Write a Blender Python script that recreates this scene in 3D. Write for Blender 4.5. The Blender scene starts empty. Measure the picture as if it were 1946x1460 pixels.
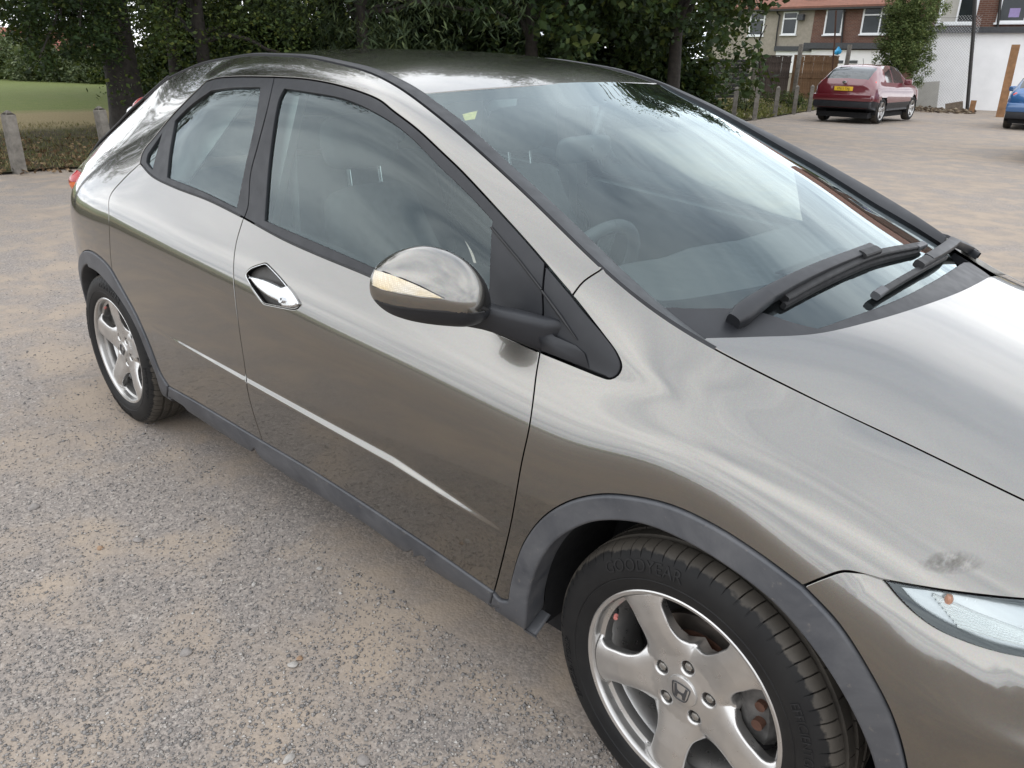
import bpy, math, random
import numpy as np
from math import sin, cos, pi, radians, atan2, hypot
from mathutils import Vector, Matrix
from mathutils.geometry import delaunay_2d_cdt

rng = np.random.default_rng(7)
random.seed(7)
scene = bpy.context.scene
COL = scene.collection

# ------------------------------------------------------------------ camera
# solved from the two wheel rims, the mirrored screen pillars and the leaning verticals
IMW, IMH = 1946.0, 1460.0
CAM_F = 1464.061
CAM_P = np.array([0.5263, -1.9104, 1.4459])
_yaw, _pit, _rol = 2.3183, 0.4031, 0.0185
_d = np.array([cos(_yaw) * cos(_pit), sin(_yaw) * cos(_pit), -sin(_pit)])
_r = np.array([sin(_yaw), -cos(_yaw), 0.0])
_u = np.cross(_r, _d)
CAM_R = cos(_rol) * _r + sin(_rol) * _u
CAM_U = -sin(_rol) * _r + cos(_rol) * _u
CAM_D = _d
cam_data = bpy.data.cameras.new('camera')
cam_data.sensor_width = 36.0
cam_data.lens = CAM_F / IMW * 36.0
cam_data.clip_start = 0.05
cam_data.clip_end = 2000.0
cam = bpy.data.objects.new('camera', cam_data)
M = Matrix.Identity(4)
for i in range(3):
    M[i][0] = CAM_R[i]; M[i][1] = CAM_U[i]; M[i][2] = -CAM_D[i]; M[i][3] = CAM_P[i]
cam.matrix_world = M
COL.objects.link(cam)
scene.camera = cam

# ------------------------------------------------------------------ sky, sun, exposure
SUN_EL, SUN_AZ = radians(64), radians(-105)      # azimuth from +x towards +y
world = bpy.data.worlds.new('World'); scene.world = world
world.use_nodes = True
wn, wl = world.node_tree.nodes, world.node_tree.links
wn.clear()
def wnode(t, **kw):
    n = wn.new(t)
    for k, v in kw.items(): setattr(n, k, v)
    return n
w_out = wnode('ShaderNodeOutputWorld'); w_bg = wnode('ShaderNodeBackground')
w_sky = wnode('ShaderNodeTexSky', sky_type='NISHITA', sun_disc=False)
w_sky.sun_elevation = SUN_EL
w_sky.sun_rotation = pi / 2 - SUN_AZ
w_sky.air_density = 1.0; w_sky.dust_density = 1.2; w_sky.ozone_density = 1.0
w_tc = wnode('ShaderNodeTexCoord')
w_sep = wnode('ShaderNodeSeparateXYZ'); wl.new(w_tc.outputs['Generated'], w_sep.inputs[0])
w_z = wnode('ShaderNodeMath', operation='MAXIMUM'); wl.new(w_sep.outputs[2], w_z.inputs[0]); w_z.inputs[1].default_value = 0.0
w_za = wnode('ShaderNodeMath', operation='ADD'); wl.new(w_z.outputs[0], w_za.inputs[0]); w_za.inputs[1].default_value = 0.16
w_div = wnode('ShaderNodeVectorMath', operation='DIVIDE')
w_cz = wnode('ShaderNodeCombineXYZ')
for k in range(3): wl.new(w_za.outputs[0], w_cz.inputs[k])
wl.new(w_tc.outputs['Generated'], w_div.inputs[0]); wl.new(w_cz.outputs[0], w_div.inputs[1])
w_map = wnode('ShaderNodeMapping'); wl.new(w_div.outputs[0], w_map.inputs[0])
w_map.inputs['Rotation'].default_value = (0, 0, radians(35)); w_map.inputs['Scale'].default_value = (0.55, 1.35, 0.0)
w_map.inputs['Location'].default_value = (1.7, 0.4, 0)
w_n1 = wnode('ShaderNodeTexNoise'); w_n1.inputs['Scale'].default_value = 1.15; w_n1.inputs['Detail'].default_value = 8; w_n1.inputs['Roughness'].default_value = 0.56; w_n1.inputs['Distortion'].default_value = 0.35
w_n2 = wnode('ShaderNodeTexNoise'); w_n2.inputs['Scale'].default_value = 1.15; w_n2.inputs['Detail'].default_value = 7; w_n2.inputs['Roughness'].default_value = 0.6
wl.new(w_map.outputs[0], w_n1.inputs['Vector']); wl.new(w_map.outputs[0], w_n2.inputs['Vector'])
w_r1 = wnode('ShaderNodeValToRGB')      # cloud cover
w_r1.color_ramp.elements[0].position = 0.22; w_r1.color_ramp.elements[0].color = (0, 0, 0, 1)
w_r1.color_ramp.elements[1].position = 0.35; w_r1.color_ramp.elements[1].color = (1, 1, 1, 1)
wl.new(w_n1.outputs['Fac'], w_r1.inputs[0])
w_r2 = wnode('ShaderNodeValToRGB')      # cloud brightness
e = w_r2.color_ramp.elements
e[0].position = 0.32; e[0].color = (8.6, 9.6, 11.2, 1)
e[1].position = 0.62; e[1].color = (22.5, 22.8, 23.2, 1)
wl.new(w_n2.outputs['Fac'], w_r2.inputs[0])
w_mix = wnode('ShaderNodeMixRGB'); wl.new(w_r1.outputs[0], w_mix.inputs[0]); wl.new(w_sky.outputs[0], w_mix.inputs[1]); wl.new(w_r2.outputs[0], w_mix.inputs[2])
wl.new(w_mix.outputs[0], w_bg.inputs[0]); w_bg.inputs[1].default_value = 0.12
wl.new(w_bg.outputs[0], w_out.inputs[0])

sun_d = bpy.data.lights.new('sun', 'SUN'); sun_d.energy = 0.55; sun_d.angle = radians(100); sun_d.color = (1, 0.98, 0.95)
sun = bpy.data.objects.new('sun', sun_d); COL.objects.link(sun)
sv = Vector((cos(SUN_EL) * cos(SUN_AZ), cos(SUN_EL) * sin(SUN_AZ), sin(SUN_EL)))
sun.rotation_euler = sv.to_track_quat('Z', 'Y').to_euler(); sun.location = (0, 0, 30)
vs = scene.view_settings
vs.view_transform = 'Standard'; vs.look = 'None'; vs.gamma = 1.0; vs.use_curve_mapping = False
vs.exposure = -0.05

# ------------------------------------------------------------------ pixel helpers
def px_ray(px, py):
    return CAM_D + CAM_R * ((px - IMW / 2) / CAM_F) - CAM_U * ((py - IMH / 2) / CAM_F)
def px_proj(P):
    v = np.asarray(P, float) - CAM_P; w = v @ CAM_D
    return np.stack([IMW / 2 + CAM_F * (v @ CAM_R) / w, IMH / 2 - CAM_F * (v @ CAM_U) / w], -1)
def at_y(px, py, y):
    v = px_ray(px, py); return CAM_P + v * ((y - CAM_P[1]) / v[1])
def at_z(px, py, z):
    v = px_ray(px, py); return CAM_P + v * ((z - CAM_P[2]) / v[2])
def at_x(px, py, x):
    v = px_ray(px, py); return CAM_P + v * ((x - CAM_P[0]) / v[0])
# the car park falls away gently towards the houses
SLOPE_DIR = np.array([-0.16, 0.987])
def ground_z(x, y):
    s = np.maximum(0.0, x * SLOPE_DIR[0] + y * SLOPE_DIR[1] - 3.0)
    return -0.0110 * s * s / (s + 3.0)
def on_ground(px, py, up=0.0):
    v = px_ray(px, py); t = 5.0
    for _ in range(60):
        P = CAM_P + v * t
        t = t * 0.5 + 0.5 * ((ground_z(P[0], P[1]) + up - CAM_P[2]) / v[2]) if v[2] < -1e-4 else 80.0
    return CAM_P + v * t

# ------------------------------------------------------------------ object helpers
def tag(o, label=None, cat=None, group=None, kind=None):
    if label: o['label'] = label
    if cat: o['category'] = cat
    if group: o['group'] = group
    if kind: o['kind'] = kind
    return o
def empty(name, loc=(0, 0, 0), rz=0.0, parent=None):
    o = bpy.data.objects.new(name, None); COL.objects.link(o)
    o.location = loc; o.rotation_euler = (0, 0, rz); o.parent = parent
    o.empty_display_size = 0.2
    return o
def link(name, me, mat, parent=None, loc=None):
    o = bpy.data.objects.new(name, me); COL.objects.link(o)
    if mat is not None and not me.materials:
        me.materials.append(mat)
    o.parent = parent
    if loc is not None: o.location = loc
    return o
def mesh(name, V, F, mat=None, parent=None, N=None, smooth=True, loc=None):
    me = bpy.data.meshes.new(name)
    me.from_pydata([tuple(map(float, v)) for v in V], [], [tuple(map(int, f)) for f in F])
    me.update()
    if smooth and len(me.polygons):
        me.polygons.foreach_set('use_smooth', np.ones(len(me.polygons), bool))
    if N is not None:
        me.normals_split_custom_set_from_vertices([tuple(map(float, n)) for n in N])
    return link(name, me, mat, parent, loc)
def autosmooth(o, deg=35):
    o.data.set_sharp_from_angle(angle=radians(deg)); return o
def copy_tree(o, parent=None):
    c = o.copy(); COL.objects.link(c); c.parent = parent
    for ch in list(o.children): copy_tree(ch, c)
    return c
class MB:
    """collects shapes into one mesh"""
    def __init__(self): self.V = []; self.F = []
    def add(self, V, F):
        b = len(self.V); self.V += [tuple(v) for v in V]; self.F += [tuple(i + b for i in f) for f in F]
        return self
    def box(self, lo, hi, bev=0.0):
        x0, y0, z0 = lo; x1, y1, z1 = hi
        if bev <= 0:
            V = [(x, y, z) for x in (x0, x1) for y in (y0, y1) for z in (z0, z1)]
            F = [(0, 1, 3, 2), (4, 6, 7, 5), (0, 4, 5, 1), (2, 3, 7, 6), (0, 2, 6, 4), (1, 5, 7, 3)]
            return self.add(V, F)
        import bmesh
        bm = bmesh.new(); bmesh.ops.create_cube(bm, size=1.0)
        for v in bm.verts:
            v.co = Vector(((x0 + x1) / 2 + v.co.x * (x1 - x0), (y0 + y1) / 2 + v.co.y * (y1 - y0), (z0 + z1) / 2 + v.co.z * (z1 - z0)))
        bmesh.ops.bevel(bm, geom=bm.edges[:], offset=bev, segments=2, profile=0.6, affect='EDGES', clamp_overlap=True)
        bm.verts.index_update()
        V = [tuple(v.co) for v in bm.verts]; F = [tuple(v.index for v in f.verts) for f in bm.faces]; bm.free()
        return self.add(V, F)
    def tube(self, pts, rad, n=10, caps=True, flat=1.0, up=None):
        """round tube along pts; rad number or list; flat squashes along the second axis"""
        P = [Vector(p) for p in pts]; rad = [rad] * len(P) if not hasattr(rad, '__len__') else rad
        V = []; F = []; prev = None
        for i, p in enumerate(P):
            t = (P[min(i + 1, len(P) - 1)] - P[max(i - 1, 0)]).normalized()
            a = Vector(up) if up is not None else (prev if prev is not None else (Vector((0, 0, 1)) if abs(t.z) < .9 else Vector((1, 0, 0))))
            a = (a - t * a.dot(t)).normalized(); b = t.cross(a); prev = a
            for k in range(n):
                q = 2 * pi * k / n
                V.append(p + a * (cos(q) * rad[i] * flat) + b * (sin(q) * rad[i]))
        for i in range(len(P) - 1):
            for k in range(n):
                F.append((i * n + k, i * n + (k + 1) % n, (i + 1) * n + (k + 1) % n, (i + 1) * n + k))
        if caps:
            F.append(tuple(range(n - 1, -1, -1))); F.append(tuple((len(P) - 1) * n + k for k in range(n)))
        return self.add(V, F)
    def lathe(self, prof, n=48, axis='y', closed=False):
        """prof: list of (r, h) turned about an axis through the origin"""
        V = []; F = []; m = len(prof)
        for k in range(n):
            q = 2 * pi * k / n
            for r, h in prof:
                if axis == 'y': V.append((r * cos(q), h, r * sin(q)))
                else: V.append((r * cos(q), r * sin(q), h))
        for k in range(n):
            k2 = (k + 1) % n
            for i in range(m - 1 if not closed else m):
                j = (i + 1) % m
                F.append((k * m + i, k2 * m + i, k2 * m + j, k * m + j))
        return self.add(V, F)
    def loft(self, rings, closed=True, caps=True):
        n = len(rings[0]); V = [p for r in rings for p in r]; F = []
        for i in range(len(rings) - 1):
            for k in range(n if closed else n - 1):
                F.append((i * n + k, i * n + (k + 1) % n, (i + 1) * n + (k + 1) % n, (i + 1) * n + k))
        if caps:
            F.append(tuple(range(n - 1, -1, -1))); F.append(tuple((len(rings) - 1) * n + k for k in range(n)))
        return self.add(V, F)
    def build(self, name, mat, parent=None, smooth=True, loc=None, sharp=35, fix=True):
        o = mesh(name, self.V, self.F, mat, parent, None, smooth, loc)
        if fix:
            import bmesh
            bm = bmesh.new(); bm.from_mesh(o.data); bmesh.ops.recalc_face_normals(bm, faces=bm.faces[:]); bm.to_mesh(o.data); bm.free()
        if smooth and sharp: autosmooth(o, sharp)
        return o
# ------------------------------------------------------------------ materials
def mat_new(name):
    m = bpy.data.materials.new(name); m.use_nodes = True
    nt = m.node_tree; b = nt.nodes['Principled BSDF']
    return m, nt, b
def nd(nt, t, **kw):
    n = nt.nodes.new(t)
    ins = kw.pop('ins', {})
    for k, v in kw.items(): setattr(n, k, v)
    for k, v in ins.items(): n.inputs[k].default_value = v
    return n
def ramp(nt, fac, stops):
    r = nt.nodes.new('ShaderNodeValToRGB'); el = r.color_ramp.elements
    while len(el) < len(stops): el.new(0.5)
    for e_, (p, c) in zip(el, stops):
        e_.position = p; e_.color = (c[0], c[1], c[2], 1) if hasattr(c, '__len__') else (c, c, c, 1)
    nt.links.new(fac, r.inputs[0]); return r.outputs[0]
def obj_co(nt): return nd(nt, 'ShaderNodeTexCoord').outputs['Object']
def noise(nt, vec, scale, detail=4, rough=0.55, dist=0.0):
    n = nd(nt, 'ShaderNodeTexNoise', ins={'Scale': scale, 'Detail': detail, 'Roughness': rough, 'Distortion': dist})
    nt.links.new(vec, n.inputs['Vector']); return n.outputs['Fac']
def mixc(nt, fac, a, b, mode='MIX'):
    n = nd(nt, 'ShaderNodeMixRGB', blend_type=mode)
    for k, v in ((0, fac), (1, a), (2, b)):
        if hasattr(v, 'is_linked'): nt.links.new(v, n.inputs[k])
        elif hasattr(v, '__len__'): n.inputs[k].default_value = (v[0], v[1], v[2], 1)
        else: n.inputs[k].default_value = v
    return n.outputs[0]
def bump(nt, b, h, strength=0.3, dist=0.01, target='Normal'):
    n = nd(nt, 'ShaderNodeBump', ins={'Strength': strength, 'Distance': dist})
    nt.links.new(h, n.inputs['Height']); nt.links.new(n.outputs[0], b.inputs[target]); return n
def simple(name, col, rough=0.5, metal=0.0, var=0.12, scale=12, bmp=0.0, bscale=80, spec=0.5, coat=0.0):
    """a plain material with procedural variation of colour and gloss"""
    m, nt, b = mat_new(name); co = obj_co(nt)
    f = noise(nt, co, scale, 5, 0.6)
    c = ramp(nt, f, [(0.3, tuple(x * (1 - var) for x in col)), (0.7, tuple(min(1, x * (1 + var)) for x in col))])
    nt.links.new(c, b.inputs['Base Color'])
    r = ramp(nt, noise(nt, co, scale * 2.7, 3), [(0.3, rough * 0.88), (0.7, min(1, rough * 1.12))])
    nt.links.new(r, b.inputs['Roughness'])
    b.inputs['Metallic'].default_value = metal; b.inputs['Specular IOR Level'].default_value = spec
    if coat: b.inputs['Coat Weight'].default_value = coat; b.inputs['Coat Roughness'].default_value = 0.03
    if bmp: bump(nt, b, noise(nt, co, bscale, 4), bmp, min(0.004, 0.4 / bscale))
    return m
def glass_mat(name, tint, ior=1.5, rough=0.0):
    """thin pane: tinted see-through with Fresnel reflection"""
    m = bpy.data.materials.new(name); m.use_nodes = True; nt = m.node_tree; nt.nodes.clear()
    out = nd(nt, 'ShaderNodeOutputMaterial'); mx = nd(nt, 'ShaderNodeMixShader')
    tr = nd(nt, 'ShaderNodeBsdfTransparent'); gl = nd(nt, 'ShaderNodeBsdfGlossy')
    tr.inputs[0].default_value = (*tint, 1); gl.inputs['Roughness'].default_value = rough
    gl.inputs['Color'].default_value = (0.84, 0.96, 0.98, 1)
    fr = nd(nt, 'ShaderNodeFresnel', ins={'IOR': ior})
    # both faces of the pane reflect
    mu = nd(nt, 'ShaderNodeMath', operation='MULTIPLY', use_clamp=True, ins={1: 1.4}); nt.links.new(fr.outputs[0], mu.inputs[0])
    co = obj_co(nt); dust = ramp(nt, noise(nt, co, 5, 6, 0.7), [(0.35, 0.0), (0.8, 0.015)])
    ad = nd(nt, 'ShaderNodeMath', operation='ADD', use_clamp=True); nt.links.new(mu.outputs[0], ad.inputs[0]); ad.inputs[1].default_value = 0.0
    df = nd(nt, 'ShaderNodeBsdfDiffuse', ins={'Color': (0.6, 0.6, 0.58, 1)})
    m2 = nd(nt, 'ShaderNodeMixShader')
    nt.links.new(ad.outputs[0], mx.inputs[0]); nt.links.new(tr.outputs[0], mx.inputs[1]); nt.links.new(gl.outputs[0], mx.inputs[2])
    nt.links.new(dust, m2.inputs[0]); nt.links.new(mx.outputs[0], m2.inputs[1]); nt.links.new(df.outputs[0], m2.inputs[2])
    nt.links.new(m2.outputs[0], out.inputs[0])
    return m
def paint(name, col, metal=0.7, rough=0.38, flake=True, dirt=0.35, coat=1.0, coat_rough=0.025):
    m, nt, b = mat_new(name); co = obj_co(nt)
    v = nd(nt, 'ShaderNodeTexVoronoi', ins={'Scale': 900.0}); nt.links.new(co, v.inputs['Vector'])
    c = mixc(nt, 0.10 if flake else 0.0, col, v.outputs['Color'], 'OVERLAY')
    # road film: more of it low down and in patches, as it settles on a car
    sep = nd(nt, 'ShaderNodeSeparateXYZ'); nt.links.new(co, sep.inputs[0])
    low = nd(nt, 'ShaderNodeMapRange', ins={1: 0.62, 2: 0.2, 3: 0.0, 4: 1.0}); nt.links.new(sep.outputs[2], low.inputs[0])
    pat = ramp(nt, noise(nt, co, 7, 7, 0.68), [(0.4, 0.0), (0.75, 1.0)])
    dm = nd(nt, 'ShaderNodeMath', operation='MULTIPLY', use_clamp=True); nt.links.new(low.outputs[0], dm.inputs[0]); nt.links.new(pat, dm.inputs[1])
    d2 = nd(nt, 'ShaderNodeMath', operation='MULTIPLY', ins={1: dirt}); nt.links.new(dm.outputs[0], d2.inputs[0])
    spots = ramp(nt, noise(nt, co, 95, 3, 0.6), [(0.72, 0.0), (0.78, 0.10)])
    d3 = nd(nt, 'ShaderNodeMath', operation='ADD', use_clamp=True); nt.links.new(d2.outputs[0], d3.inputs[0]); nt.links.new(spots, d3.inputs[1])
    d4 = nd(nt, 'ShaderNodeMath', operation='MULTIPLY', ins={1: 0.6}); nt.links.new(d3.outputs[0], d4.inputs[0])
    c = mixc(nt, d4.outputs[0], c, (0.19, 0.165, 0.135))
    nt.links.new(c, b.inputs['Base Color'])
    b.inputs['Metallic'].default_value = metal
    rr = ramp(nt, noise(nt, co, 3.0, 5), [(0.3, rough * 0.92), (0.7, rough * 1.08)]); nt.links.new(rr, b.inputs['Roughness'])
    b.inputs['Coat Weight'].default_value = coat; b.inputs['Coat IOR'].default_value = 1.75
    cr = ramp(nt, noise(nt, co, 16, 6, 0.65), [(0.35, coat_rough), (0.8, coat_rough * 2.5)]); nt.links.new(cr, b.inputs['Coat Roughness'])
    # faint orange peel of the lacquer
    bump(nt, b, noise(nt, co, 260, 2), 0.02, 0.0006, 'Coat Normal')
    return m
MT = {}
MT['paint'] = paint('bronze_grey_paint', (0.172, 0.164, 0.149), metal=1.0, rough=0.22)
MT['black_plastic'] = simple('black_plastic', (0.017, 0.018, 0.021), 0.45, var=0.15, scale=9, bmp=0.05, bscale=500, spec=0.36)
MT['gloss_black'] = simple('gloss_black_frit', (0.012, 0.012, 0.014), 0.18, var=0.1)
MT['grey_plastic'] = None
def weathered_plastic(name, a, bcol):
    m, nt, b = mat_new(name); co = obj_co(nt)
    f = noise(nt, co, 6, 8, 0.7, 0.6)
    g = noise(nt, co, 55, 5, 0.65)
    c = mixc(nt, ramp(nt, f, [(0.35, 0.0), (0.68, 1.0)]), a, bcol)
    c = mixc(nt, ramp(nt, g, [(0.62, 0.0), (0.72, 0.5)]), c, (0.16, 0.14, 0.12))
    nt.links.new(c, b.inputs['Base Color']); nt.links.new(ramp(nt, f, [(0.3, 0.42), (0.7, 0.62)]), b.inputs['Roughness'])
    bump(nt, b, g, 0.08, 0.002)
    return m
MT['grey_plastic'] = weathered_plastic('weathered_grey_trim', (0.036, 0.039, 0.046), (0.082, 0.083, 0.088))
MT['seal'] = simple('rubber_seal', (0.010, 0.010, 0.011), 0.6, var=0.1)
MT['dark'] = simple('dark_cavity', (0.006, 0.006, 0.007), 0.9, var=0.1)
MT['chrome'] = simple('satin_chrome', (0.66, 0.67, 0.68), 0.27, metal=1.0, var=0.04, scale=4)
MT['alloy'] = simple('silver_alloy', (0.52, 0.51, 0.495), 0.30, metal=0.85, var=0.10, scale=14, coat=0.35)
MT['windscreen'] = glass_mat('windscreen_glass', (0.82, 0.91, 0.895))
MT['side_glass'] = glass_mat('side_window_glass', (0.74, 0.86, 0.84))
MT['seat'] = simple('grey_seat_cloth', (0.095, 0.100, 0.102), 0.9, var=0.18, scale=40, bmp=0.1, bscale=400)
MT['dash'] = simple('dashboard_vinyl', (0.085, 0.092, 0.095), 0.62, var=0.12, scale=20, bmp=0.1, bscale=600)
MT['lining'] = simple('pale_grey_lining', (0.30, 0.30, 0.29), 0.9, var=0.08)
MT['rubber'] = None
def tyre_mat():
    m, nt, b = mat_new('dusty_tyre_rubber'); co = obj_co(nt)
    f = noise(nt, co, 9, 7, 0.7)
    sp = nd(nt, 'ShaderNodeSeparateXYZ'); nt.links.new(co, sp.inputs[0])
    x2 = nd(nt, 'ShaderNodeMath', operation='MULTIPLY'); nt.links.new(sp.outputs[0], x2.inputs[0]); nt.links.new(sp.outputs[0], x2.inputs[1])
    z2 = nd(nt, 'ShaderNodeMath', operation='MULTIPLY'); nt.links.new(sp.outputs[2], z2.inputs[0]); nt.links.new(sp.outputs[2], z2.inputs[1])
    sm = nd(nt, 'ShaderNodeMath', operation='ADD'); nt.links.new(x2.outputs[0], sm.inputs[0]); nt.links.new(z2.outputs[0], sm.inputs[1])
    rt = nd(nt, 'ShaderNodeMath', operation='SQRT'); nt.links.new(sm.outputs[0], rt.inputs[0])
    ja = nd(nt, 'ShaderNodeMath', operation='MULTIPLY_ADD', ins={1: 0.02, 2: -0.01}); nt.links.new(noise(nt, co, 60, 4), ja.inputs[0])
    jr = nd(nt, 'ShaderNodeMath', operation='ADD'); nt.links.new(rt.outputs[0], jr.inputs[0]); nt.links.new(ja.outputs[0], jr.inputs[1])
    tread = nd(nt, 'ShaderNodeMapRange', ins={1: 0.2995, 2: 0.303}); nt.links.new(jr.outputs[0], tread.inputs[0])
    side = ramp(nt, f, [(0.3, (0.0065, 0.0065, 0.0072)), (0.75, (0.0145, 0.0142, 0.0138))])
    tr = ramp(nt, f, [(0.3, (0.040, 0.036, 0.031)), (0.75, (0.082, 0.072, 0.060))])
    nt.links.new(mixc(nt, tread.outputs[0], side, tr), b.inputs['Base Color'])
    b.inputs['Roughness'].default_value = 0.58; b.inputs['Specular IOR Level'].default_value = 0.22
    return m
MT['rubber'] = tyre_mat()
MT['rust'] = simple('rusty_iron', (0.085, 0.040, 0.026), 0.75, metal=0.25, var=0.5, scale=30, bmp=0.2, bscale=120)
MT['disc'] = simple('worn_brake_disc', (0.16, 0.14, 0.125), 0.42, metal=0.9, var=0.25, scale=25)
MT['caliper'] = simple('oxidised_caliper', (0.13, 0.125, 0.12), 0.6, metal=0.5, var=0.5, scale=24)
MT['lens_clear'] = glass_mat('clear_lamp_lens', (0.93, 0.95, 0.95))
MT['reflector'] = simple('lamp_reflector', (0.50, 0.52, 0.53), 0.25, metal=0.55, var=0.03)
MT['amber'] = simple('amber_bulb', (0.55, 0.16, 0.03), 0.25, var=0.1, coat=1.0)
MT['red_lens'] = simple('red_lamp_lens', (0.32, 0.010, 0.012), 0.15, var=0.1, coat=0.4)
MT['orange_lens'] = simple('orange_lamp_lens', (0.60, 0.13, 0.03), 0.25, var=0.1, coat=0.3)
MT['mirror_lens'] = None
MT['cup'] = simple('handle_recess', (0.045, 0.042, 0.038), 0.5, metal=0.2, var=0.1)
MT['rib'] = simple('lamp_rib', (0.85, 0.87, 0.86), 0.2, var=0.03, coat=0.5)
MT['belt'] = simple('grey_belt_webbing', (0.22, 0.22, 0.22), 0.8, var=0.1, scale=200)
def lens_weave():
    m, nt, b = mat_new('prismatic_amber_lens'); co = obj_co(nt)
    mp = nd(nt, 'ShaderNodeMapping', ins={'Scale': (260, 260, 260), 'Rotation': (0.3, 0.5, 0.78)}); nt.links.new(co, mp.inputs[0])
    ck = nd(nt, 'ShaderNodeTexVoronoi', distance='CHEBYCHEV', ins={'Scale': 1.0, 'Randomness': 0.15}); nt.links.new(mp.outputs[0], ck.inputs['Vector'])
    g = noise(nt, co, 11, 3)
    c = mixc(nt, ramp(nt, g, [(0.35, 0.0), (0.65, 1.0)]), (0.62, 0.60, 0.55), (0.66, 0.50, 0.24))
    c = mixc(nt, ramp(nt, ck.outputs['Distance'], [(0.1, 0.0), (0.6, 0.55)]), c, (0.22, 0.17, 0.10))
    nt.links.new(c, b.inputs['Base Color']); b.inputs['Roughness'].default_value = 0.25; b.inputs['Coat Weight'].default_value = 1.0; b.inputs['Coat Roughness'].default_value = 0.02; b.inputs['Metallic'].default_value = 0.25
    bump(nt, b, ck.outputs['Distance'], 0.6, 0.001); return m
MT['mirror_lens'] = lens_weave()
MT['sticker'] = simple('yellow_permit', (0.62, 0.55, 0.18), 0.6, var=0.25, scale=120)
MT['lens_white'] = simple('white_lamp_lens', (0.75, 0.76, 0.77), 0.2, var=0.05, coat=1.0)
def scuff_mat():
    m = bpy.data.materials.new('dull_scuff'); m.use_nodes = True; nt = m.node_tree; nt.nodes.clear(); out = nd(nt, 'ShaderNodeOutputMaterial'); mx = nd(nt, 'ShaderNodeMixShader'); tr = nd(nt, 'ShaderNodeBsdfTransparent'); df = nd(nt, 'ShaderNodeBsdfDiffuse', ins={'Color': (0.13, 0.122, 0.108, 1)})
    uvn = nd(nt, 'ShaderNodeTexCoord'); g = nd(nt, 'ShaderNodeMapping', ins={'Location': (-.5, -.5, 0)}); nt.links.new(uvn.outputs['UV'], g.inputs[0]); ln = nd(nt, 'ShaderNodeVectorMath', operation='LENGTH'); nt.links.new(g.outputs[0], ln.inputs[0])
    ed = nd(nt, 'ShaderNodeMapRange', ins={1: 0.5, 2: 0.1, 3: 0.0, 4: 1.0}); nt.links.new(ln.outputs['Value'], ed.inputs[0]); st = nd(nt, 'ShaderNodeMapping', ins={'Scale': (55, 14, 55), 'Rotation': (0, .5, 0)}); nt.links.new(uvn.outputs['Object'], st.inputs[0])
    f = ramp(nt, noise(nt, st.outputs[0], 1.0, 6, 0.7), [(0.38, 0.0), (0.62, 0.75)]); mu = nd(nt, 'ShaderNodeMath', operation='MULTIPLY'); nt.links.new(ed.outputs[0], mu.inputs[0]); nt.links.new(f, mu.inputs[1])
    nt.links.new(mu.outputs[0], mx.inputs[0]); nt.links.new(tr.outputs[0], mx.inputs[1]); nt.links.new(df.outputs[0], mx.inputs[2]); nt.links.new(mx.outputs[0], out.inputs[0]); return m
MT['scuff'] = scuff_mat()
# ------------------------------------------------------------------ smooth surface patches
def nat_spline(t, Y):
    """natural cubic spline through Y (n, m) at t -> function"""
    t = np.asarray(t, float); Y = np.asarray(Y, float); n = len(t); h = np.diff(t)
    A = np.zeros((n, n)); B = np.zeros_like(Y); A[0, 0] = A[-1, -1] = 1
    for i in range(1, n - 1):
        A[i, i - 1] = h[i - 1]; A[i, i] = 2 * (h[i - 1] + h[i]); A[i, i + 1] = h[i]
        B[i] = 6 * ((Y[i + 1] - Y[i]) / h[i] - (Y[i] - Y[i - 1]) / h[i - 1])
    Mx = np.linalg.solve(A, B)
    def f(x):
        x = np.asarray(x, float); k = np.clip(np.searchsorted(t, x) - 1, 0, n - 2)
        a = (t[k + 1] - x); b = (x - t[k]); hk = h[k]
        sh = (slice(None),) + (None,) * (Y.ndim - 1)
        a = a[sh]; b = b[sh]; hk = hk[sh]
        return (Mx[k] * a ** 3 + Mx[k + 1] * b ** 3) / (6 * hk) + (Y[k] / hk - Mx[k] * hk / 6) * a + (Y[k + 1] / hk - Mx[k + 1] * hk / 6) * b
    return f
def gsmooth(A, sig, axis):
    r = int(3 * sig) + 1; k = np.exp(-0.5 * (np.arange(-r, r + 1) / sig) ** 2); k /= k.sum()
    A = np.moveaxis(A, axis, 0)
    lo = 2 * A[0] - A[r:0:-1]; hi = 2 * A[-1] - A[-2:-r - 2:-1]
    P = np.concatenate([lo, A, hi]); out = sum(w * P[i:i + len(A)] for i, w in enumerate(k))
    return np.moveaxis(out, 0, axis)
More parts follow.
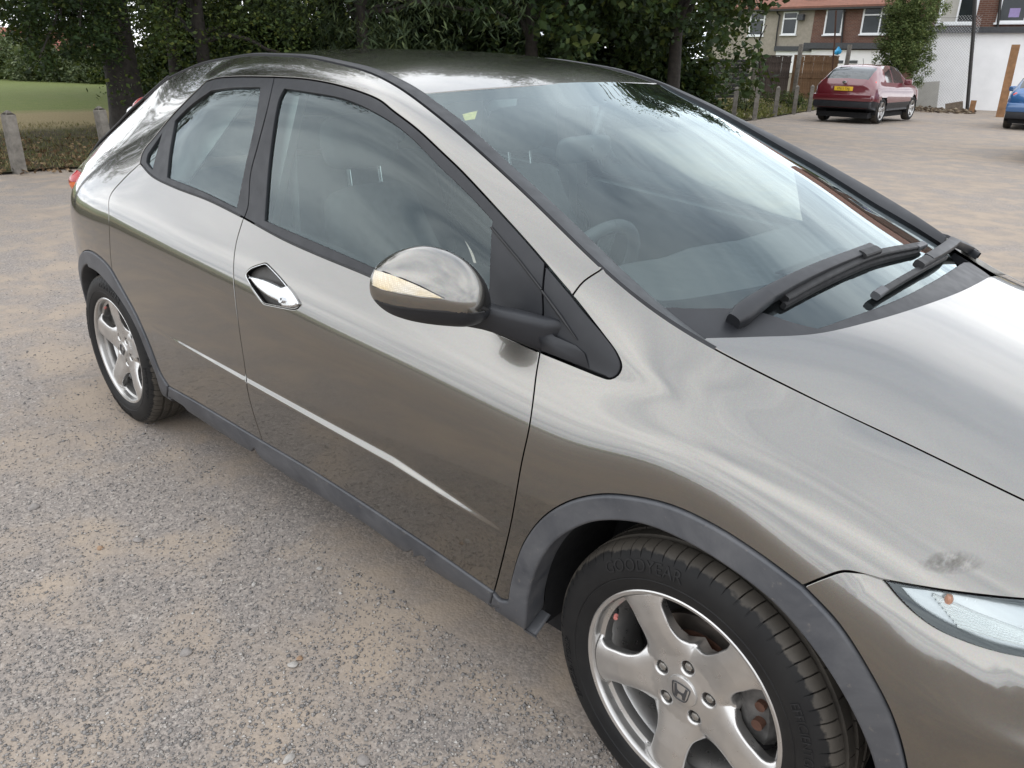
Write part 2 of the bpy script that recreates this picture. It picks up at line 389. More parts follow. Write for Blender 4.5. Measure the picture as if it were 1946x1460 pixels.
class Patch:
    """surface from a dense grid, bicubic; side -1 keeps y, +1 mirrors"""
    def __init__(self, u0, du, v0, dv, G, disp=None, flip=False):
        self.u0, self.du, self.v0, self.dv, self.G, self.disp, self.flip = u0, du, v0, dv, G, disp, flip
        nu, nv = G.shape[:2]
        self.u1 = u0 + du * (nu - 1); self.v1 = v0 + dv * (nv - 1)
        self._px = None
    def base(self, U):
        nu, nv = self.G.shape[:2]
        a = np.clip((U[:, 0] - self.u0) / self.du, 0.0, nu - 1.000001); b = np.clip((U[:, 1] - self.v0) / self.dv, 0.0, nv - 1.000001)
        i = np.floor(a).astype(int); j = np.floor(b).astype(int); fu = a - i; fv = b - j
        def w(t): return np.stack([-.5 * t + t ** 2 - .5 * t ** 3, 1 - 2.5 * t ** 2 + 1.5 * t ** 3, .5 * t + 2 * t ** 2 - 1.5 * t ** 3, -.5 * t ** 2 + .5 * t ** 3], 1)
        wu, wv = w(fu), w(fv); P = np.zeros((len(U), 3))
        for m in range(4):
            for n in range(4):
                P += (wu[:, m] * wv[:, n])[:, None] * self.G[np.clip(i + m - 1, 0, nu - 1), np.clip(j + n - 1, 0, nv - 1)]
        # linear continuation past the edges
        return P
    def eval(self, U):
        U = np.atleast_2d(np.asarray(U, float)); P = self.base(U)
        if self.disp is not None: P = self.disp(P)
        return P
    def frame(self, U, e=3.5e-3):
        U = np.atleast_2d(np.asarray(U, float))
        Pu = (self.eval(U + [e, 0]) - self.eval(U - [e, 0])) / (2 * e); Pv = (self.eval(U + [0, e]) - self.eval(U - [0, e])) / (2 * e)
        n = np.cross(Pu, Pv); n /= np.linalg.norm(n, axis=1)[:, None] + 1e-12
        return Pu, Pv, (-n if self.flip else n)
    def from_px(self, pts):
        pts = np.atleast_2d(np.asarray(pts, float))
        if self._px is None:
            us = np.linspace(self.u0, self.u1, 260); vs_ = np.linspace(self.v0, self.v1, 120)
            UU = np.stack(np.meshgrid(us, vs_, indexing='ij'), -1).reshape(-1, 2); P = self.eval(UU)
            _, _, n = self.frame(UU); ok = ((CAM_P - P) * n).sum(1) > 0
            self._px = (UU[ok], px_proj(P[ok]), np.linalg.norm(P[ok] - CAM_P, axis=1))
        UU, PP, dd = self._px; out = []
        for p in pts:
            d2 = ((PP - p) ** 2).sum(1); m = d2.min(); c = np.where(d2 < m + 60)[0]; k = c[dd[c].argmin()] if m < 400 else d2.argmin()
            U = UU[k].copy()
            for _ in range(14):
                e = 1e-3; Q = px_proj(self.eval(np.array([U, U + [e, 0], U + [0, e]])))
                J = np.stack([(Q[1] - Q[0]) / e, (Q[2] - Q[0]) / e], 1)
                s = np.linalg.lstsq(J, p - Q[0], rcond=None)[0]; s = np.clip(s, -.06, .06); U = U + s
                U[0] = min(max(U[0], self.u0), self.u1); U[1] = min(max(U[1], self.v0), self.v1)
            out.append(U)
        return np.array(out)

def crspline(pts, step=4.0):
    """centripetal Catmull-Rom through pts, resampled"""
    P = np.asarray(pts, float)
    if len(P) == 2:
        n = max(2, int(np.linalg.norm(P[1] - P[0]) / step) + 1); return P[0] + (P[1] - P[0]) * np.linspace(0, 1, n)[:, None]
    P = np.vstack([2 * P[0] - P[1], P, 2 * P[-1] - P[-2]]); out = []
    for i in range(1, len(P) - 2):
        p0, p1, p2, p3 = P[i - 1:i + 3]
        t0 = 0; t1 = t0 + np.linalg.norm(p1 - p0) ** .5 + 1e-9; t2 = t1 + np.linalg.norm(p2 - p1) ** .5 + 1e-9; t3 = t2 + np.linalg.norm(p3 - p2) ** .5 + 1e-9
        n = max(2, int(np.linalg.norm(p2 - p1) / step) + 1); t = np.linspace(t1, t2, n, endpoint=False)[:, None]
        A1 = (t1 - t) / (t1 - t0) * p0 + (t - t0) / (t1 - t0) * p1; A2 = (t2 - t) / (t2 - t1) * p1 + (t - t1) / (t2 - t1) * p2; A3 = (t3 - t) / (t3 - t2) * p2 + (t - t2) / (t3 - t2) * p3
        B1 = (t2 - t) / (t2 - t0) * A1 + (t - t0) / (t2 - t0) * A2; B2 = (t3 - t) / (t3 - t1) * A2 + (t - t1) / (t3 - t1) * A3
        out.append((t2 - t) / (t2 - t1) * B1 + (t - t1) / (t2 - t1) * B2)
    out.append(P[-2][None]); return np.vstack(out)
def resample(P, step, closed=False):
    P = np.asarray(P, float)
    if closed: P = np.vstack([P, P[:1]])
    d = np.r_[0, np.cumsum(np.linalg.norm(np.diff(P, axis=0), axis=1))]
    keep = np.r_[True, np.diff(d) > 1e-7]; P, d = P[keep], d[keep]
    n = max(2, int(round(d[-1] / step)) + 1); s = np.linspace(0, d[-1], n)
    R = np.stack([np.interp(s, d, P[:, k]) for k in range(P.shape[1])], 1)
    return R[:-1] if closed else R
def pxc(patch, pts, step=0.008):
    """pixel polyline -> smooth uv polyline on the patch"""
    return resample(patch.from_px(crspline(pts, 9.0)), step)
def loop_uv(*segs):
    """join uv polylines end to end into a closed polygon, corners kept"""
    out = []
    for s in segs:
        s = np.asarray(s, float)
        if out and np.linalg.norm(out[-1] - s[0]) < 1e-3: s = s[1:]
        out += list(s)
    if np.linalg.norm(out[0] - out[-1]) < 1e-3: out = out[:-1]
    return np.array(out)
def area2(P): x, y = P[:, 0], P[:, 1]; return 0.5 * np.sum(x * np.roll(y, -1) - y * np.roll(x, -1))
def in_poly(Q, P):
    x, y = Q[:, 0], Q[:, 1]; c = np.zeros(len(Q), bool); j = len(P) - 1
    for i in range(len(P)):
        xi, yi = P[i]; xj, yj = P[j]
        if yi != yj:
            c ^= ((yi > y) != (yj > y)) & (x < (xj - xi) * (y - yi) / (yj - yi) + xi)
        j = i
    return c
def seg_dist(Q, P):
    d = np.full(len(Q), 1e9); A = P; B = np.roll(P, -1, axis=0)
    for a, b in zip(A, B):
        ab = b - a; L = ab @ ab + 1e-15; t = np.clip(((Q - a) @ ab) / L, 0, 1); d = np.minimum(d, np.linalg.norm(Q - a - t[:, None] * ab, axis=1))
    return d
def offset_in(patch, P, dist):
    """move a CCW uv polygon inwards by a distance in metres"""
    T = np.roll(P, -1, 0) - P; T /= np.linalg.norm(T, axis=1)[:, None] + 1e-12
    n1 = np.stack([-T[:, 1], T[:, 0]], 1); n0 = np.roll(n1, 1, 0); n = n0 + n1; L = np.linalg.norm(n, axis=1); n = n / (L[:, None] + 1e-9)
    k = 1 / np.clip((n * n1).sum(1), 0.45, 1)
    Pu, Pv, _ = patch.frame(P); m = np.linalg.norm(Pu * n[:, :1] + Pv * n[:, 1:], axis=1)
    return P + n * (dist * k / (m + 1e-9))[:, None], n
def panel_data(patch, outer, holes=(), gap=0.0017, roll=0.0016, wall=0.012, h=0.016, depth=0.0, lines=(), hole_roll=None, hole_wall=None):
    """V, F, N of a sheet cut from the patch with rolled edges turned inwards"""
    loops = []
    for i, P in enumerate([outer, *holes]):
        P = np.asarray(P, float); a = area2(P)
        if (i == 0 and a < 0) or (i > 0 and a > 0): P = P[::-1]
        r = roll if i == 0 or hole_roll is None else hole_roll
        P1, n = offset_in(patch, P, gap); P2, _ = offset_in(patch, P1, r)
        loops.append((P1, P2, n, r, wall if i == 0 or hole_wall is None else hole_wall))
    Pin = loops[0][1]; lo, hi = Pin.min(0), Pin.max(0)
    Pu, Pv, _ = patch.frame(np.array([(lo + hi) / 2])); hu = h / np.linalg.norm(Pu[0]); hv = h / np.linalg.norm(Pv[0])
    gx = np.arange(lo[0] + hu * .5, hi[0], hu); gy = np.arange(lo[1] + hv * .5, hi[1], hv)
    Q = np.stack(np.meshgrid(gx, gy, indexing='ij'), -1); Q[1::2, :, 1] += hv * .5; Q = Q.reshape(-1, 2)
    if len(lines): Q = np.vstack([Q[np.min([np.abs(Q[:, 1] - np.interp(Q[:, 0], l[:, 0], l[:, 1])) for l in lines], axis=0) > hv * .5], *lines])
    ok = in_poly(Q, Pin) & (seg_dist(Q, Pin) > 0.4 * min(hu, hv))
    for P1, P2, *_ in loops[1:]: ok &= ~in_poly(Q, P2) & (seg_dist(Q, P2) > 0.4 * min(hu, hv))
    Q = Q[ok]
    pts = [p for L in loops for p in L[1]] + list(Q); edges = []; b = 0
    for L in loops:
        n = len(L[1]); edges += [(b + i, b + (i + 1) % n) for i in range(n)]; b += n
    vo, _, fo, _, _, _ = delaunay_2d_cdt([Vector(p) for p in pts], edges, [], 0, 1e-7)
    UV = np.array([(v[0], v[1]) for v in vo]); F = np.array([f for f in fo if len(f) == 3])
    cen = UV[F].mean(1); ok = in_poly(cen, Pin)
    for L in loops[1:]: ok &= ~in_poly(cen, L[1])
    F = F[ok]
    P = patch.eval(UV); _, _, N = patch.frame(UV); P = P - N * depth
    tri = np.cross(P[F[:, 1]] - P[F[:, 0]], P[F[:, 2]] - P[F[:, 0]]); fl = (tri * N[F[:, 0]]).sum(1) < 0; F[fl] = F[fl][:, ::-1]
    V = [P]; NN = [N]; FF = [F]; nv = len(P)
    for P1, P2, n2, r, wl in loops:
        if r <= 0 and wl <= 0: continue
        Pu, Pv, n3 = patch.frame(P1); out = -(Pu * n2[:, :1] + Pv * n2[:, 1:]); out -= n3 * (out * n3).sum(1)[:, None]; out /= np.linalg.norm(out, axis=1)[:, None] + 1e-12
        A = patch.eval(P2); _, _, nA = patch.frame(P2); A = A - nA * depth
        m_ = len(P1); rings = [(A, nA)]
        E0 = patch.eval(P1) - n3 * depth
        if r > 0:
            s = 0.7071; rings.append((E0 - out * r * (1 - s) - n3 * r * (1 - s), (out + n3) * s))
        rings.append((E0 - n3 * r, out)); rings.append((E0 - n3 * (r + wl), out))
        for R, NR in rings: V.append(R); NN.append(NR)
        for k in range(len(rings) - 1):
            a0 = nv + k * m_; b0 = a0 + m_
            q = [[a0 + i, a0 + (i + 1) % m_, b0 + (i + 1) % m_, b0 + i] for i in range(m_)]
            f = np.array(q); c = np.concatenate([rings[k][0], rings[k + 1][0]]); nn = np.concatenate([rings[k][1], rings[k + 1][1]])
            t0 = np.cross(c[f[0, 1] - a0] - c[f[0, 0] - a0], c[f[0, 3] - a0] - c[f[0, 0] - a0])
            mid = len(f) // 2
            t1 = np.cross(c[f[mid, 1] - a0] - c[f[mid, 0] - a0], c[f[mid, 3] - a0] - c[f[mid, 0] - a0])
            sgn = (t0 * (nn[0] + nn[m_])).sum() + (t1 * (nn[mid] + nn[m_ + mid])).sum()
            if sgn < 0: f = f[:, ::-1]
            FF.append(f)
        nv += m_ * len(rings)
    faces = [tuple(f) for blk in FF for f in blk]
    return np.vstack(V), faces, np.vstack(NN)
MIR = np.array([1.0, -1.0, 1.0])
def put(name, data, mat, parent, far=False):
    V, F, N = data
    if far: V = V * MIR; N = N * MIR; F = [f[::-1] for f in F]
    return mesh(name, V, F, mat, parent, N)

# ------------------------------------------------------------------ the near car's body side
# car frame: x forward from the front axle, y to the car's left, z up; the side we see is y < 0
def knots(s): 
    a = np.array(s, float); return a[a[:, 0].argsort()]
ZB = knots([(-3.4, .87), (-3.2, .925), (-3.0, .972), (-2.7, 1.020), (-2.5, 1.045), (-2.25, 1.052), (-2.1, 1.043), (-1.55, .996), (-.99, .948), (-.43, .897), (-.24, .885), (-.1, .877), (0, .868), (.15, .835), (.3, .785), (.45, .735), (.6, .69), (.75, .65), (.9, .61)])
ZS = knots([(-3.4, .79), (-3.2, .84), (-3.0, .88), (-2.7, .912), (-2.42, .922), (-1.83, .876), (-1.51, .853), (-1.05, .82), (-.73, .80), (-.40, .775), (-.26, .770), (-.09, .800), (.06, .785), (.2, .725), (.3, .69), (.45, .635), (.6, .60), (.75, .57), (.9, .54)])
AL = knots([(-3.4, .66, .88), (-3.24, .655, .955), (-3.05, .64, 1.07), (-2.85, .62, 1.16), (-2.6, .593, 1.275), (-2.45, .578, 1.345), (-2.2, .565, 1.402), (-1.87, .56, 1.434), (-1.55, .56, 1.432), (-1.257, .568, 1.402), (-1.101, .587, 1.367), (-.953, .611, 1.318), (-.82, .63, 1.268), (-.68, .656, 1.213), (-.568, .677, 1.168), (-.461, .696, 1.119), (-.346, .717, 1.068), (-.265, .723, 1.031), (-.175, .716, .993), (-.09, .69, .957), (.03, .645, .911), (.12, .622, .882), (.21, .613, .864), (.41, .60, .821), (.6, .56, .772), (.75, .50, .73), (.9, .40, .68)])
L6 = knots([(-3.4, .665, .895), (-3.2, .69, .960), (-3.0, .70, 1.035), (-2.8, .702, 1.095), (-2.6, .700, 1.150), (-2.35, .698, 1.205), (-2.2, .70, 1.245), (-2.05, .695, 1.298), (-1.927, .684, 1.352), (-1.768, .672, 1.374), (-1.582, .664, 1.379), (-1.41, .658, 1.378), (-1.249, .658, 1.366), (-1.097, .662, 1.341), (-.933, .68, 1.284), (-.757, .703, 1.208), (-.617, .724, 1.140), (-.468, .748, 1.062), (-.332, .771, .987), (-.24, .775, .955), (-.1, .742, .925), (0, .715, .893), (.15, .69, .865), (.3, .665, .832), (.45, .645, .79), (.6, .61, .748), (.75, .55, .705), (.9, .44, .66)])
# plan taper of the lower body
PL = knots([(-3.42, .52), (-3.36, .60), (-3.25, .70), (-3.1, .79), (-2.95, .845), (-2.8, .872), (-2.6, .884), (-2.0, .887), (-1.2, .888), (-.5, .887), (0, .886), (.25, .878), (.4, .858), (.5, .832), (.6, .79), (.7, .725), (.8, .62), (.86, .50), (.9, .40)])
XS = np.arange(-3.42, .9001, .01)
def ip(K, c=1): return np.interp(XS, K[:, 0], K[:, c])
pl = ip(PL); pr = pl / .887; zb, zs = ip(ZB), ip(ZS); aly, alz, l6y, l6z = ip(AL, 1), ip(AL, 2), ip(L6, 1), ip(L6, 2)
o1 = np.ones_like(XS)
kY = [.775 * pr, .856 * pr, .874 * pr, pl, pl - .003, pl - .012, pl - .039, .803 * pr]
kz = [.165 * o1, .245 * o1, .325 * o1, .53 * o1, .5 * (.53 + zs - .045), zs - .045, zs + .04, zb]
by = kY[7]; my = .5 * (by + l6y) + .004; mz = .5 * (zb + l6z)
kY += [my, l6y, aly]; kz += [mz, l6z, alz]
VK = np.array([0, .09, .17, .375, .49, .585, .675, .765, .965, 1.165, 1.27])
Kc = np.stack([np.stack(kY, 1), np.stack(kz, 1)], 2)          # (nx, 11, 2)
Kc = gsmooth(Kc, 5.5, 0)
VV = np.arange(0, 1.2701, .01)
def pchip(t, y, x):
    h = np.diff(t); d = np.diff(y) / h; m = np.zeros(len(t)); m[0], m[-1] = d[0], d[-1]
    for i in range(1, len(t) - 1):
        if d[i - 1] * d[i] > 0:
            w1, w2 = 2 * h[i] + h[i - 1], h[i] + 2 * h[i - 1]; m[i] = (w1 + w2) / (w1 / d[i - 1] + w2 / d[i])
    k = np.clip(np.searchsorted(t, x) - 1, 0, len(t) - 2); s = (x - t[k]) / h[k]
    return (1 + 2 * s) * (1 - s) ** 2 * y[k] + s * (1 - s) ** 2 * h[k] * m[k] + s * s * (3 - 2 * s) * y[k + 1] + s * s * (s - 1) * h[k] * m[k + 1]
Gd = np.zeros((len(XS), len(VV), 2))
for i in range(len(XS)):
    ch = np.r_[0, np.cumsum(np.linalg.norm(np.diff(Kc[i], axis=0), axis=1) ** .75)]
    Gd[i] = nat_spline(ch, Kc[i])(pchip(VK, ch, VV))
Gd = gsmooth(gsmooth(Gd, 2.0, 1), 1.5, 0)
G = np.zeros((len(XS), len(VV), 3)); G[..., 0] = XS[:, None]; G[..., 1] = -Gd[..., 0]; G[..., 2] = Gd[..., 1]
def crease_z(x): return np.interp(x, [-2.2, -1.52, -.81, -.46, -.3], [.541, .536, .532, .499, .48])
def side_disp(P):
    P = P.copy(); x, z = P[:, 0], P[:, 2]
    hgt = np.interp(x, [-2.18, -2.0, -1.5, -.85, -.65, -.52, -.43, -.39], [0, .0035, .0080, .0105, .0085, .0048, .0012, 0]) * (P[:, 1] < 0)
    wd = np.interp(x, [-2.2, -1.5, -.8, -.4], [.004, .0055, .0075, .008])
    t = np.clip((crease_z(x) - z) / wd * .5 + .5, 0, 1); s = t * t * (3 - 2 * t)
    fade = np.clip((z - .33) / .19, 0, 1)          # the ledge dies out into the lower door
    P[:, 1] -= hgt * s * fade
    return P
SIDE = Patch(-3.42, .01, 0.0, .01, G, side_disp, flip=False)
if SIDE.frame(np.array([[-1.2, .3]]))[2][0][1] > 0: SIDE.flip = True
def side_uv(x, z):
    """(x, v) of the point on the side at x and height z"""
    x = np.atleast_1d(x); z = np.atleast_1d(z); out = []
    for a, b in zip(x, z):
        vv = np.linspace(0, 1.27, 400); P = SIDE.eval(np.stack([np.full(400, a), vv], 1)); out.append((a, np.interp(b, P[:, 2], vv)))
    return np.array(out)

# ------------------------------------------------------------------ windscreen, roof and bonnet surfaces
# near edge of the screen found from the mirrored far edge
WB = np.array([(-1.062, .556, 1.357), (-1.008, .562, 1.334), (-.942, .569, 1.310), (-.876, .577, 1.285), (-.779, .592, 1.244), (-.697, .604, 1.207), (-.627, .613, 1.176), (-.511, .632, 1.125), (-.405, .645, 1.074), (-.345, .652, 1.044), (-.304, .656, 1.025), (-.247, .664, 1.000), (-.183, .668, .972), (-.10, .668, .935), (0.0, .665, .89)])
sB = np.r_[0, np.cumsum(np.linalg.norm(np.diff(WB, axis=0), axis=1))]
S_ = np.arange(0, sB[-1], .01)
WBs = gsmooth(nat_spline(sB, WB)(S_), 4, 0)
bul = np.interp(S_, [0, .5, 1.0, 1.2], [.085, .15, .215, .225])
T_ = np.linspace(-1.06, 1.06, 121)
Gw = np.zeros((len(S_), len(T_), 3))
q_ = np.abs(T_) ** 2.1
Gw[..., 0] = WBs[:, :1] + bul[:, None] * (1 - q_)[None]
Gw[..., 1] = WBs[:, 1:2] * T_[None]
Gw[..., 2] = WBs[:, 2:] + (np.interp(S_, [0, .5, 1.0, 1.2], [.020, .010, -.004, .0]))[:, None] * (1 - q_)[None]
WS = Patch(0, .01, -1.06, 2.12 / 120, Gw)
if WS.frame(np.array([[.5, 0]]))[2][0][2] < 0: WS.flip = True
# roof: u = x, v = across (-1..1)
XR = np.arange(-2.95, -.9, .01)
zc = gsmooth(np.interp(XR, [-3.0, -2.8, -2.6, -2.4, -2.1, -1.8, -1.5, -1.257, -1.1, -.98, -.9], [1.27, 1.335, 1.387, 1.424, 1.455, 1.465, 1.460, 1.440, 1.413, 1.382, 1.357]), 5, 0)
ya = gsmooth(np.interp(XR, AL[:, 0], AL[:, 1]), 4, 0); za = gsmooth(np.interp(XR, AL[:, 0], AL[:, 2]), 4, 0)
TR = np.linspace(-1, 1, 101); Gr = np.zeros((len(XR), 101, 3)); qr = np.abs(TR) ** 2.4
Gr[..., 0] = XR[:, None]; Gr[..., 1] = ya[:, None] * TR[None]; Gr[..., 2] = zc[:, None] * (1 - qr) + za[:, None] * qr - .004
ROOF = Patch(-2.95, .01, -1, .02, Gr)
if ROOF.frame(np.array([[-1.5, 0]]))[2][0][2] < 0: ROOF.flip = True
# bonnet
XB = np.arange(-.30, .9001, .01)
gy_ = gsmooth(np.interp(XB, AL[:, 0], AL[:, 1]), 4, 0); gz_ = gsmooth(np.interp(XB, AL[:, 0], AL[:, 2]), 4, 0)
cz_ = gsmooth(np.interp(XB, [-.3, -.1, .0, .1, .25, .4, .55, .7, .8, .9], [1.06, 1.005, .982, .962, .928, .892, .85, .795, .745, .69]), 4, 0)
Gb = np.zeros((len(XB), 101, 3)); qb = np.abs(TR) ** 2.2
Gb[..., 0] = XB[:, None]; Gb[..., 1] = gy_[:, None] * TR[None]; Gb[..., 2] = cz_[:, None] * (1 - qb) + gz_[:, None] * qb
BON = Patch(-.30, .01, -1, .02, Gb)
if BON.frame(np.array([[.3, 0]]))[2][0][2] < 0: BON.flip = True
# ------------------------------------------------------------------ the silver-bronze hatchback: panels cut along the shut lines
CAR = empty('hatchback_car', (0, 0, 0))
tag(CAR, 'bronze grey five-door hatchback with scuffed grey sills and wheel arch trims', 'car')
def seg(*p): return pxc(SIDE, p)
def uvs(*p, step=.01): return resample(np.array(p, float), step)
def arc(cx, cz, r, a0, a1, n=30):
    a = np.radians(np.linspace(a0, a1, n)); return side_uv(cx + r * np.cos(a), np.clip(cz + r * np.sin(a), .17, 2))
def xv(p): return SIDE.from_px([p])[0]
fd_front = seg((1026, 669), (1019, 710), (1013, 760), (1005, 815), (991, 880), (970, 998), (951, 1079), (939, 1125))
fd_rear = seg((462.5, 414), (448.3, 463), (443.6, 507), (446.7, 564), (456.2, 639.5), (467, 712), (470, 740), (480, 781), (498.7, 838))
fd_bot = seg((498.7, 838), (600, 898), (700, 962), (820, 1042), (939, 1125))
rd_bot = seg((320.6, 734), (371, 762), (430, 797), (498.7, 838))
belt_f = seg((462.5, 414), (538.6, 455.6), (604.4, 485), (696.5, 523), (860, 596), (1026, 669))
belt_r = seg((266, 311), (287.8, 334.5), (330, 356), (395.7, 381), (462.5, 414))
rd_rear = seg((266, 311), (233.8, 341.7), (208.6, 374), (207, 410), (208, 447), (210.3, 491), (213, 514))
arch_r_front = seg((213, 514), (232, 548), (257.6, 595), (282.8, 652), (305, 709), (320.6, 734))
tri_low = seg((1026, 669), (1080, 691), (1110.8, 703.5), (1141.7, 715.8), (1160, 720.5), (1174, 713), (1181, 696), (1172.5, 671), (1149.4, 638.7), (1118.5, 600.2), (1087.7, 561.7))
apil = seg((1087.7, 561.7), (1108, 536), (1145, 511))
apil[-1][1] = 1.27
l6_front = seg((1087.7, 561.7), (1056.4, 525), (1034.8, 499), (996.2, 454.2), (950, 403.3), (877.3, 325), (838.7, 288), (792.5, 244.9), (746.2, 209.5), (719.2, 188.5), (651.3, 163.7), (583.5, 150.1), (520, 146))
l6_rear = np.vstack([seg((520, 146), (447.8, 145.6), (410, 148.5), (392, 154)), seg((392, 154), (358, 187), (323.7, 223), (290, 264), (273.4, 284), (267, 300), (266, 311))[1:]])
lamp_top = seg((1677.5, 1102.5), (1737.8, 1113.4), (1820, 1125.8), (1946, 1138), (2060, 1142), (2150, 1138))
lamp_low = seg((1683, 1106), (1710, 1139.5), (1737.8, 1166.9), (1778.9, 1197), (1833.7, 1221.7), (1888.5, 1239.5), (1946, 1251.8), (2050, 1262), (2150, 1262))
wing_nose = seg((1677.5, 1102.5), (1640, 1092), (1604, 1086), (1565, 1098), (1526, 1114))
arch_f_top = seg((1526, 1114), (1437.5, 1049), (1356.9, 998), (1276, 960.6), (1201, 943.4), (1141.9, 940), (1082.8, 952.6), (1034, 982), (996.8, 1030.5), (975, 1095), (967, 1140.7))
wing_toe = seg((967, 1140.7), (950, 1138), (939, 1125))
arch_f_low = seg((1526, 1114), (1593, 1186), (1652.5, 1277.7), (1695.5, 1363.7), (1722, 1460), (1727, 1540))
arch_f_in = seg((1002, 1208), (1007.5, 1132.6), (1029, 1068), (1061, 1025), (1115, 995.6), (1158, 989), (1222.5, 995.6), (1297.7, 1025), (1383.7, 1076), (1469.7, 1143), (1545, 1229), (1598.7, 1310), (1641.7, 1396), (1663, 1460), (1672, 1540))
vmax = 1.27
def both(name, data, mat, parent=CAR, farparent=None, label=None):
    a = put(name, data, mat, parent); b = put(name, data, mat, farparent or parent, True); return a, b
crl = np.linspace(-2.3, -.35, 160); cl = [side_uv(crl, crease_z(crl) + dz) for dz in (.012, .006, .002, -.002, -.006, -.012)]
# front wing
wing_loop = loop_uv(fd_front[::-1], tri_low, apil, uvs((apil[-1][0], vmax), (.62, vmax)), uvs((.62, vmax), lamp_top[-1]), lamp_top[::-1], wing_nose, arch_f_top, wing_toe)
WING = both('front_wing', panel_data(SIDE, wing_loop, h=.014, roll=.0009), MT['paint'])
# doors
HANDLE = pxc(SIDE, [(466, 523), (475, 512), (505, 501)], .004), pxc(SIDE, [(505, 501), (530, 527), (571, 577)], .004), pxc(SIDE, [(571, 577), (566, 585), (557, 587)], .004), pxc(SIDE, [(557, 587), (500, 576)], .004), pxc(SIDE, [(500, 576), (480, 548), (466, 523)], .004)
handle_loop = resample(loop_uv(*HANDLE), .004, True); _n = len(handle_loop); handle_loop = gsmooth(np.vstack([handle_loop] * 3), 1.9, 0)[_n:2 * _n]
fd_loop = loop_uv(fd_rear, fd_bot, fd_front[::-1], belt_f[::-1])
FD = both('front_door', panel_data(SIDE, fd_loop, [handle_loop], h=.014, lines=cl, gap=.0017, hole_roll=.004, hole_wall=.004), MT['paint'])
rd_loop = loop_uv(rd_rear, arch_r_front, rd_bot, fd_rear[::-1], belt_r[::-1])
RD = both('rear_door', panel_data(SIDE, rd_loop, h=.014, lines=cl), MT['paint'])
# body side: screen pillar, roof rail, rear quarter and tail in one pressing
arch_r_back = arc(-2.63, .30, .425, 62, 180, 40)
arch_r_back = arch_r_back[arch_r_back[:, 0] < rd_rear[-1][0] - .01]
tail = np.vstack([[arch_r_back[-1]], uvs((arch_r_back[-1][0], side_uv(-3.05, .24)[0][1]), (-3.32, side_uv(-3.3, .24)[0][1])), uvs((-3.32, .1), (-3.32, .6), (-3.25, vmax), step=.02)])
side_loop = loop_uv(l6_front, l6_rear, rd_rear, arch_r_back, tail, uvs((-3.25, vmax), (apil[-1][0], vmax)), apil[::-1])
BS = both('body_side', panel_data(SIDE, side_loop, h=.015), MT['paint'])
# grey plastic sill and wheel arch trims, a little proud of the paint
sill_loop = loop_uv(rd_bot, fd_bot, seg((939, 1125), (934, 1148), (930, 1163)), seg((930, 1163), (820, 1085), (700, 998), (600, 936), (500, 874), (374, 797), (320, 764)), seg((320, 764), (320.6, 734)))
both('sill_trim', panel_data(SIDE, sill_loop, depth=-.004, roll=.006, wall=.03, h=.015, gap=.0012), MT['grey_plastic'])
toe = seg((939, 1125), (934, 1148), (930, 1163))
archf_loop = loop_uv(arch_f_low[::-1], arch_f_top, wing_toe, toe, seg((930, 1163), (965, 1190), (1002, 1208)), arch_f_in, uvs(arch_f_in[-1], arch_f_low[-1]))
both('front_arch_trim', panel_data(SIDE, archf_loop, depth=-.007, roll=.006, wall=.055, h=.012, gap=.0008), MT['grey_plastic'])
arch_r_in_f = seg((170.7, 508.2), (186, 517), (219, 554), (241.7, 586.8), (262, 624.8), (282, 673), (297.5, 711), (307.6, 744), (320, 764))
arch_r_in_b = arc(-2.63, .30, .372, 74, 180, 40); arch_r_in_b = arch_r_in_b[arch_r_in_b[:, 0] < arch_r_in_f[0][0] - .005]
archr_loop = loop_uv(arch_r_front[::-1], arch_r_back, arch_r_in_b[::-1], arch_r_in_f, seg((320, 764), (320.6, 734)))
both('rear_arch_trim', panel_data(SIDE, archr_loop, depth=-.006, roll=.006, wall=.055, h=.012, gap=.0008), MT['grey_plastic'])
# front bumper with the pale shoulder under the lamp
bump_loop = loop_uv(arch_f_low, uvs(arch_f_low[-1], (.45, .04), (.87, .04)), uvs((.87, .04), (.885, lamp_low[-1][1] - .02), lamp_low[-1]), lamp_low[::-1], wing_nose)
def bump_disp(P):
    P = side_disp(P); return P
_lp = SIDE.eval(lamp_low)[:, [0, 2]]
_lp = gsmooth(resample(_lp, .006), 9, 0); _lp = np.vstack([_lp[:1] + (_lp[:1] - _lp[4:5]) * 6, _lp, _lp[-1:] + (_lp[-1:] - _lp[-5:-4]) * 20])
def lamp_shoulder(P):
    P = side_disp(P); Q = P[:, [0, 2]]; d = np.full(len(P), 1e9)
    for a, b in zip(_lp[:-1], _lp[1:]):
        ab = b - a; t = np.clip(((Q - a) @ ab) / (ab @ ab + 1e-12), 0, 1); d = np.minimum(d, np.linalg.norm(Q - a - t[:, None] * ab, axis=1))
    w = np.interp(P[:, 0], [.2, .28, .4], [.016, .030, .034])
    s = (w - d) / w; s = .5 * (s + np.sqrt(s * s + .012))
    P[:, 1] += .017 * s * (P[:, 1] < 0)
    return P
BUMP = Patch(-3.42, .01, 0.0, .01, G, lamp_shoulder, flip=SIDE.flip)
both('front_bumper', panel_data(BUMP, bump_loop, h=.009), MT['paint'])
